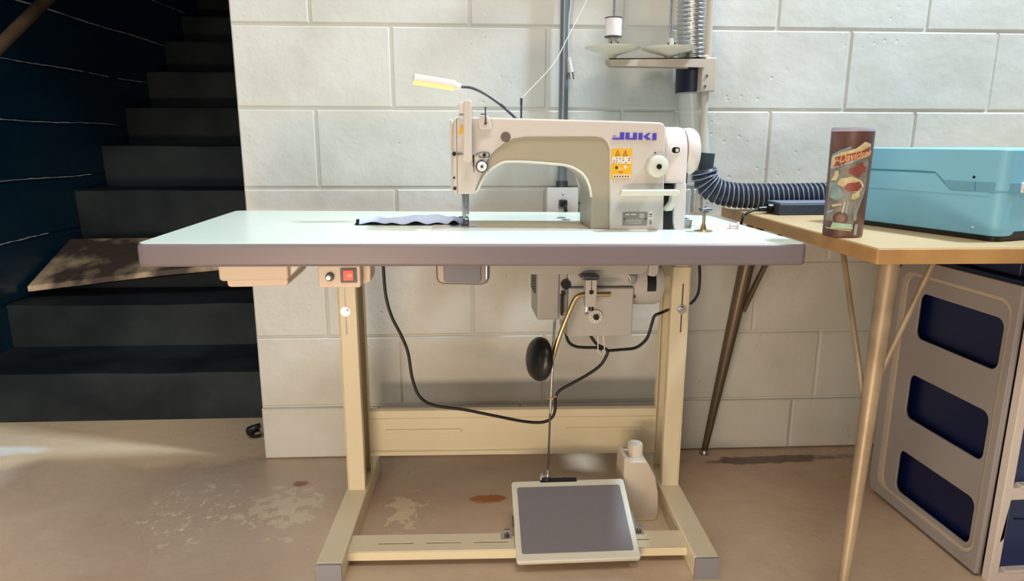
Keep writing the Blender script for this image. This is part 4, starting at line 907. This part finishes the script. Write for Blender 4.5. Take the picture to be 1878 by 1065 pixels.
patch([(-.028, .1285), (-.026, .146), (-.008, .151), (.018, .158), (.034, .166), (.034, .157), (.008, .1425), (-.015, .131)], M_PR, .0011)
patch([(-.030, .124), (.036, .150), (.036, .153), (-.030, .128)], M_PS, .0012)
patch([(.0, .118), (.0, .128), (.008, .128), (.014, .136), (.022, .138), (.024, .130), (.030, .130), (.030, .120), (.022, .118), (.018, .110), (.010, .114)], M_PR, .0009)
patch([(-.032, .105), (-.026, .112), (-.024, .122), (-.018, .122), (-.016, .114), (-.020, .104)], M_PC, .0009)
patch([(-.018, .098), (-.012, .108), (.006, .112), (.022, .106), (.030, .096), (.020, .082), (.004, .088), (-.010, .094)], M_PC, .0009)
patch([(-.006, .092), (.0, .100), (.020, .103), (.026, .094), (.018, .086), (.002, .086)], M_PR, .0012)
patch([(-.034, .075), (-.034, .098), (-.022, .102), (-.010, .090), (-.002, .078), (-.016, .068)], M_PT, .0009)
patch([(.008, .072), (.010, .082), (.022, .084), (.022, .076), (.014, .070)], M_PC, .0012)
patch([(-.024, .060), (-.006, .064), (-.006, .060), (-.022, .056)], M_PC, .0012)
for k in range(5): patch([(-.004+k*.006, .046), (-.002+k*.006, .066), (-.0005+k*.006, .066), (-.0025+k*.006, .046)], M_PS, .0012)
patch([(-.006+.013*math.cos(t*PI/10), .036+.012*math.sin(t*PI/10)) for t in range(20)], mat('print_dark', (92, 66, 58), .45), .0010)
patch([(-.006+.008*math.cos(t*PI/10), .036+.0075*math.sin(t*PI/10)) for t in range(20)], mat('print_wheel', (128, 100, 84), .45), .0013)
patch([(.016, .030), (.016, .052), (.021, .056), (.022, .034)], M_PT, .0012)
patch([(-.034, .046), (-.018, .052), (-.020, .048), (-.034, .042)], M_PS, .0012)
patch([(-.022, .017), (-.018, .028), (.014, .026), (.017, .017)], M_PG, .0012)
patch([(-.034, .016), (-.034, .018), (.014, .015), (.014, .0135)], M_PC, .0012)
patch([(.019, .006), (.020, .026), (.026, .026), (.025, .006)], M_PS, .0012)
t1 = text_bm('y-Davidson', .0195, .0002, .25, .0003)
for v in t1.verts:
    x, y = v.co.x, v.co.y; v.co.x = x*.74+.004; v.co.y = .1475+y*1.05+x*.18
wrap(t1, .0014); obj('lettering', t1, M_PO, bd, fix=False, label='slanted orange lettering reading y-Davidson')

# ------------------------------------------------------------------ teal machine box
ta = math.atan2(.28, .96)
TMx = Matrix.Translation((1.495, -.087, .7303)) @ Matrix.Rotation(ta, 4, 'Z')   # local: x along front (right), y along left side (back)
te = thing('teal_case', 'large teal steel case with rounded corner on the tan table', 'case', (1.495, -.087, .7303), ta)
bm = B()
def rcorner(x0, x1, y0, y1, r=.018): return rrect(x0, x1, y0, y1, r, 8)
prism(bm, rcorner(0, .50, 0, .34), .010, .088, 'z'); obj('lower_body', bm, M_TEAL, te, M=TMx, bevel=.0015)
bm = B(); prism(bm, rcorner(-.001, .501, -.001, .341), .0885, .1615, 'z'); obj('lid', bm, M_TEAL, te, M=TMx, bevel=.003)
bm = B(); prism(bm, rcorner(.004, .50-.004, .004, .336), .0, .012, 'z'); obj('base', bm, M_BLACK, te, M=TMx)
# seam on the side: runs high at the back, drops towards the front corner, then the recessed band
side = lambda pts, a, b, m, nm, **k: obj(nm, prism(B(), pts, a, b, 'x'), m, te, M=TMx, **k)
side([(.33, .1185), (.165, .1195), (.130, .1185), (.095, .0890), (.095, .086), (.1285, .1155), (.33, .1155)], -.0018, .002, M_TEALD, 'seam_groove')
side([(.33, .1155), (.1285, .1155), (.095, .086), (.022, .087), (.022, .08), (.33, .08)], -.0013, .002, M_TEAL, 'side_panel')
side([(.112, .1035), (.022, .1035), (.022, .0870), (.095, .0865)], -.0019, .002, M_TEALB, 'side_band')
side([(.051, .1035), (.0495, .1035), (.048, .0875), (.0495, .0875)], -.0024, .0, M_TEALD, 'band_joint')
bm = B()
arc = [(.022-.0242*math.cos(t*PI/16), .022-.0242*math.sin(t*PI/16)) for t in range(9)]
arc2 = [(.022-.021*math.cos(t*PI/16), .022-.021*math.sin(t*PI/16)) for t in range(9)]
prism(bm, arc+arc2[::-1], .087, .1035, 'z'); obj('corner_band', bm, M_TEALB, te, M=TMx, smooth=True)
bm = B(); box(bm, .022, .48, -.0023, .0, .087, .1035); obj('front_band', bm, M_TEALB, te, M=TMx)
bm = B(); prism(bm, rrect(.0415, .085, .0865, .104, .002), -.006, 0, 'y'); lt = obj('latch', bm, M_WHITEP, te, M=TMx, bevel=.001)
bm = B(); prism(bm, rrect(.0438, .083, .089, .1015, .001), -.0068, -.005, 'y'); obj('latch_badge', bm, mat('gold_badge', (150, 112, 40), .4), lt, M=TMx)
bm = B(); cyl(bm, (-.0025, .054, .112), (.0, .054, .112), .0024, n=12); obj('button_hole', bm, M_BLACK, te, M=TMx)
bm = B(); cyl(bm, (-.0012, .044, .022), (.0, .044, .022), .0022, n=12); obj('paint_chip', bm, M_WHITEP, te, M=TMx)
bm = B(); prism(bm, [(.036, .0095), (.046, .0175), (.45, .0175), (.45, .0095)], -.0008, .002, 'y'); obj('front_notch', bm, M_BLACK, te, M=TMx)

# ------------------------------------------------------------------ drawer cabinet
cb2 = thing('drawer_cabinet', 'grey plastic drawer cabinet with navy drawers under the tan table', 'cabinet', (1.86, .17, 0))
rim = [(-.012, .008), (.352, .008), (.362, .03), (.362, .632), (-.012, .632)]
holes = [rrect(.024, .273, a, b, .020, 5) for a, b in ((.447, .557), (.246, .357), (.050, .160))]
YZ = Matrix(((0, 0, 1, 1.6425), (1, 0, 0, 0), (0, 1, 0, 0), (0, 0, 0, 1)))
bm = holed(rim, holes, .006); obj('side_panel', bm, M_GREYCAB, cb2, M=YZ, label='grey side panel with three rounded windows')
bm = holed(rim, [rrect(.004, .332, .034, .60, .03, 6)], .008); o_ = obj('side_rim', bm, M_GREYCAB, cb2, M=Matrix.Translation((-.006, 0, 0)) @ YZ, bevel=.0015)
bm = holed(rrect(.003, .3335, .0325, .6015, .031, 6), [rrect(.0105, .319, .042, .592, .028, 6)], .006); obj('side_moulding', bm, mat('pale_taupe', (196, 180, 160), .5), cb2, M=Matrix.Translation((-.004, 0, 0)) @ YZ, bevel=.001, label='pale moulding line round the side')
bm = B(); box(bm, 1.646, 2.10, .345, .362, .008, .632); obj('back_panel', bm, M_GREYCAB, cb2)
bm = B(); box(bm, 1.640, 2.10, -.010, .362, .632, .640); obj('top_panel', bm, M_NAVYD, cb2, label='dark navy top panel')
bm = B(); box(bm, 1.660, 2.09, .03, .35, .640, .690); obj('top_block', bm, M_NAVYD, cb2, bevel=.004, label='dark navy block on top')  # dark navy block filling the gap above the cabinet top
fr = holed([(1.646, .0), (2.10, 0), (2.10, .632), (1.646, .632)], [rrect(1.666, 1.872, a, b, .003, 2) for a, b in ((.424, .612), (.217, .396), (.022, .190))]+[rrect(1.892, 2.085, a, b, .003, 2) for a, b in ((.424, .612), (.217, .396), (.022, .190))], .02)
obj('front_frame', fr, M_CABW, cb2, M=Matrix.Translation((0, -.024, 0)) @ FACE_FRONT, bevel=.002, label='pale pinkish white front frame')
for xa, xb in ((1.660, 1.876), (1.888, 2.09)):
    for a, b in ((.424, .612), (.217, .396), (.022, .190)):
        bm = B(); prism(bm, [(-.012, a+.003), (.33, a+.003), (.33, b-.012), (-.012, b-.004)], xa, xb, 'x'); dw = obj('drawer', bm, M_NAVYD, cb2, bevel=.004, label='navy drawer')
        bm = B(); prism(bm, [(-.020, a+.004), (-.012, a+.004), (-.012, b-.006), (-.016, b-.006)], xa+.010, xb-.006, 'x'); obj('drawer_front', bm, M_NAVY, dw, bevel=.002)
        bm = B(); box(bm, xa+.022, xb-.015, -.036, -.014, a+.0, a+.006); obj('drawer_lip', bm, M_CABW, dw, bevel=.001, label='pale lip below the drawer')
        bm = B(); prism(bm, [(xa+.035, (a+b)/2+.030), (xb-.02, (a+b)/2+.014), (xb-.02, (a+b)/2+.0165), (xa+.035, (a+b)/2+.0325)], -.0205, -.017, 'y'); obj('drawer_crease', bm, M_NAVYD, dw)
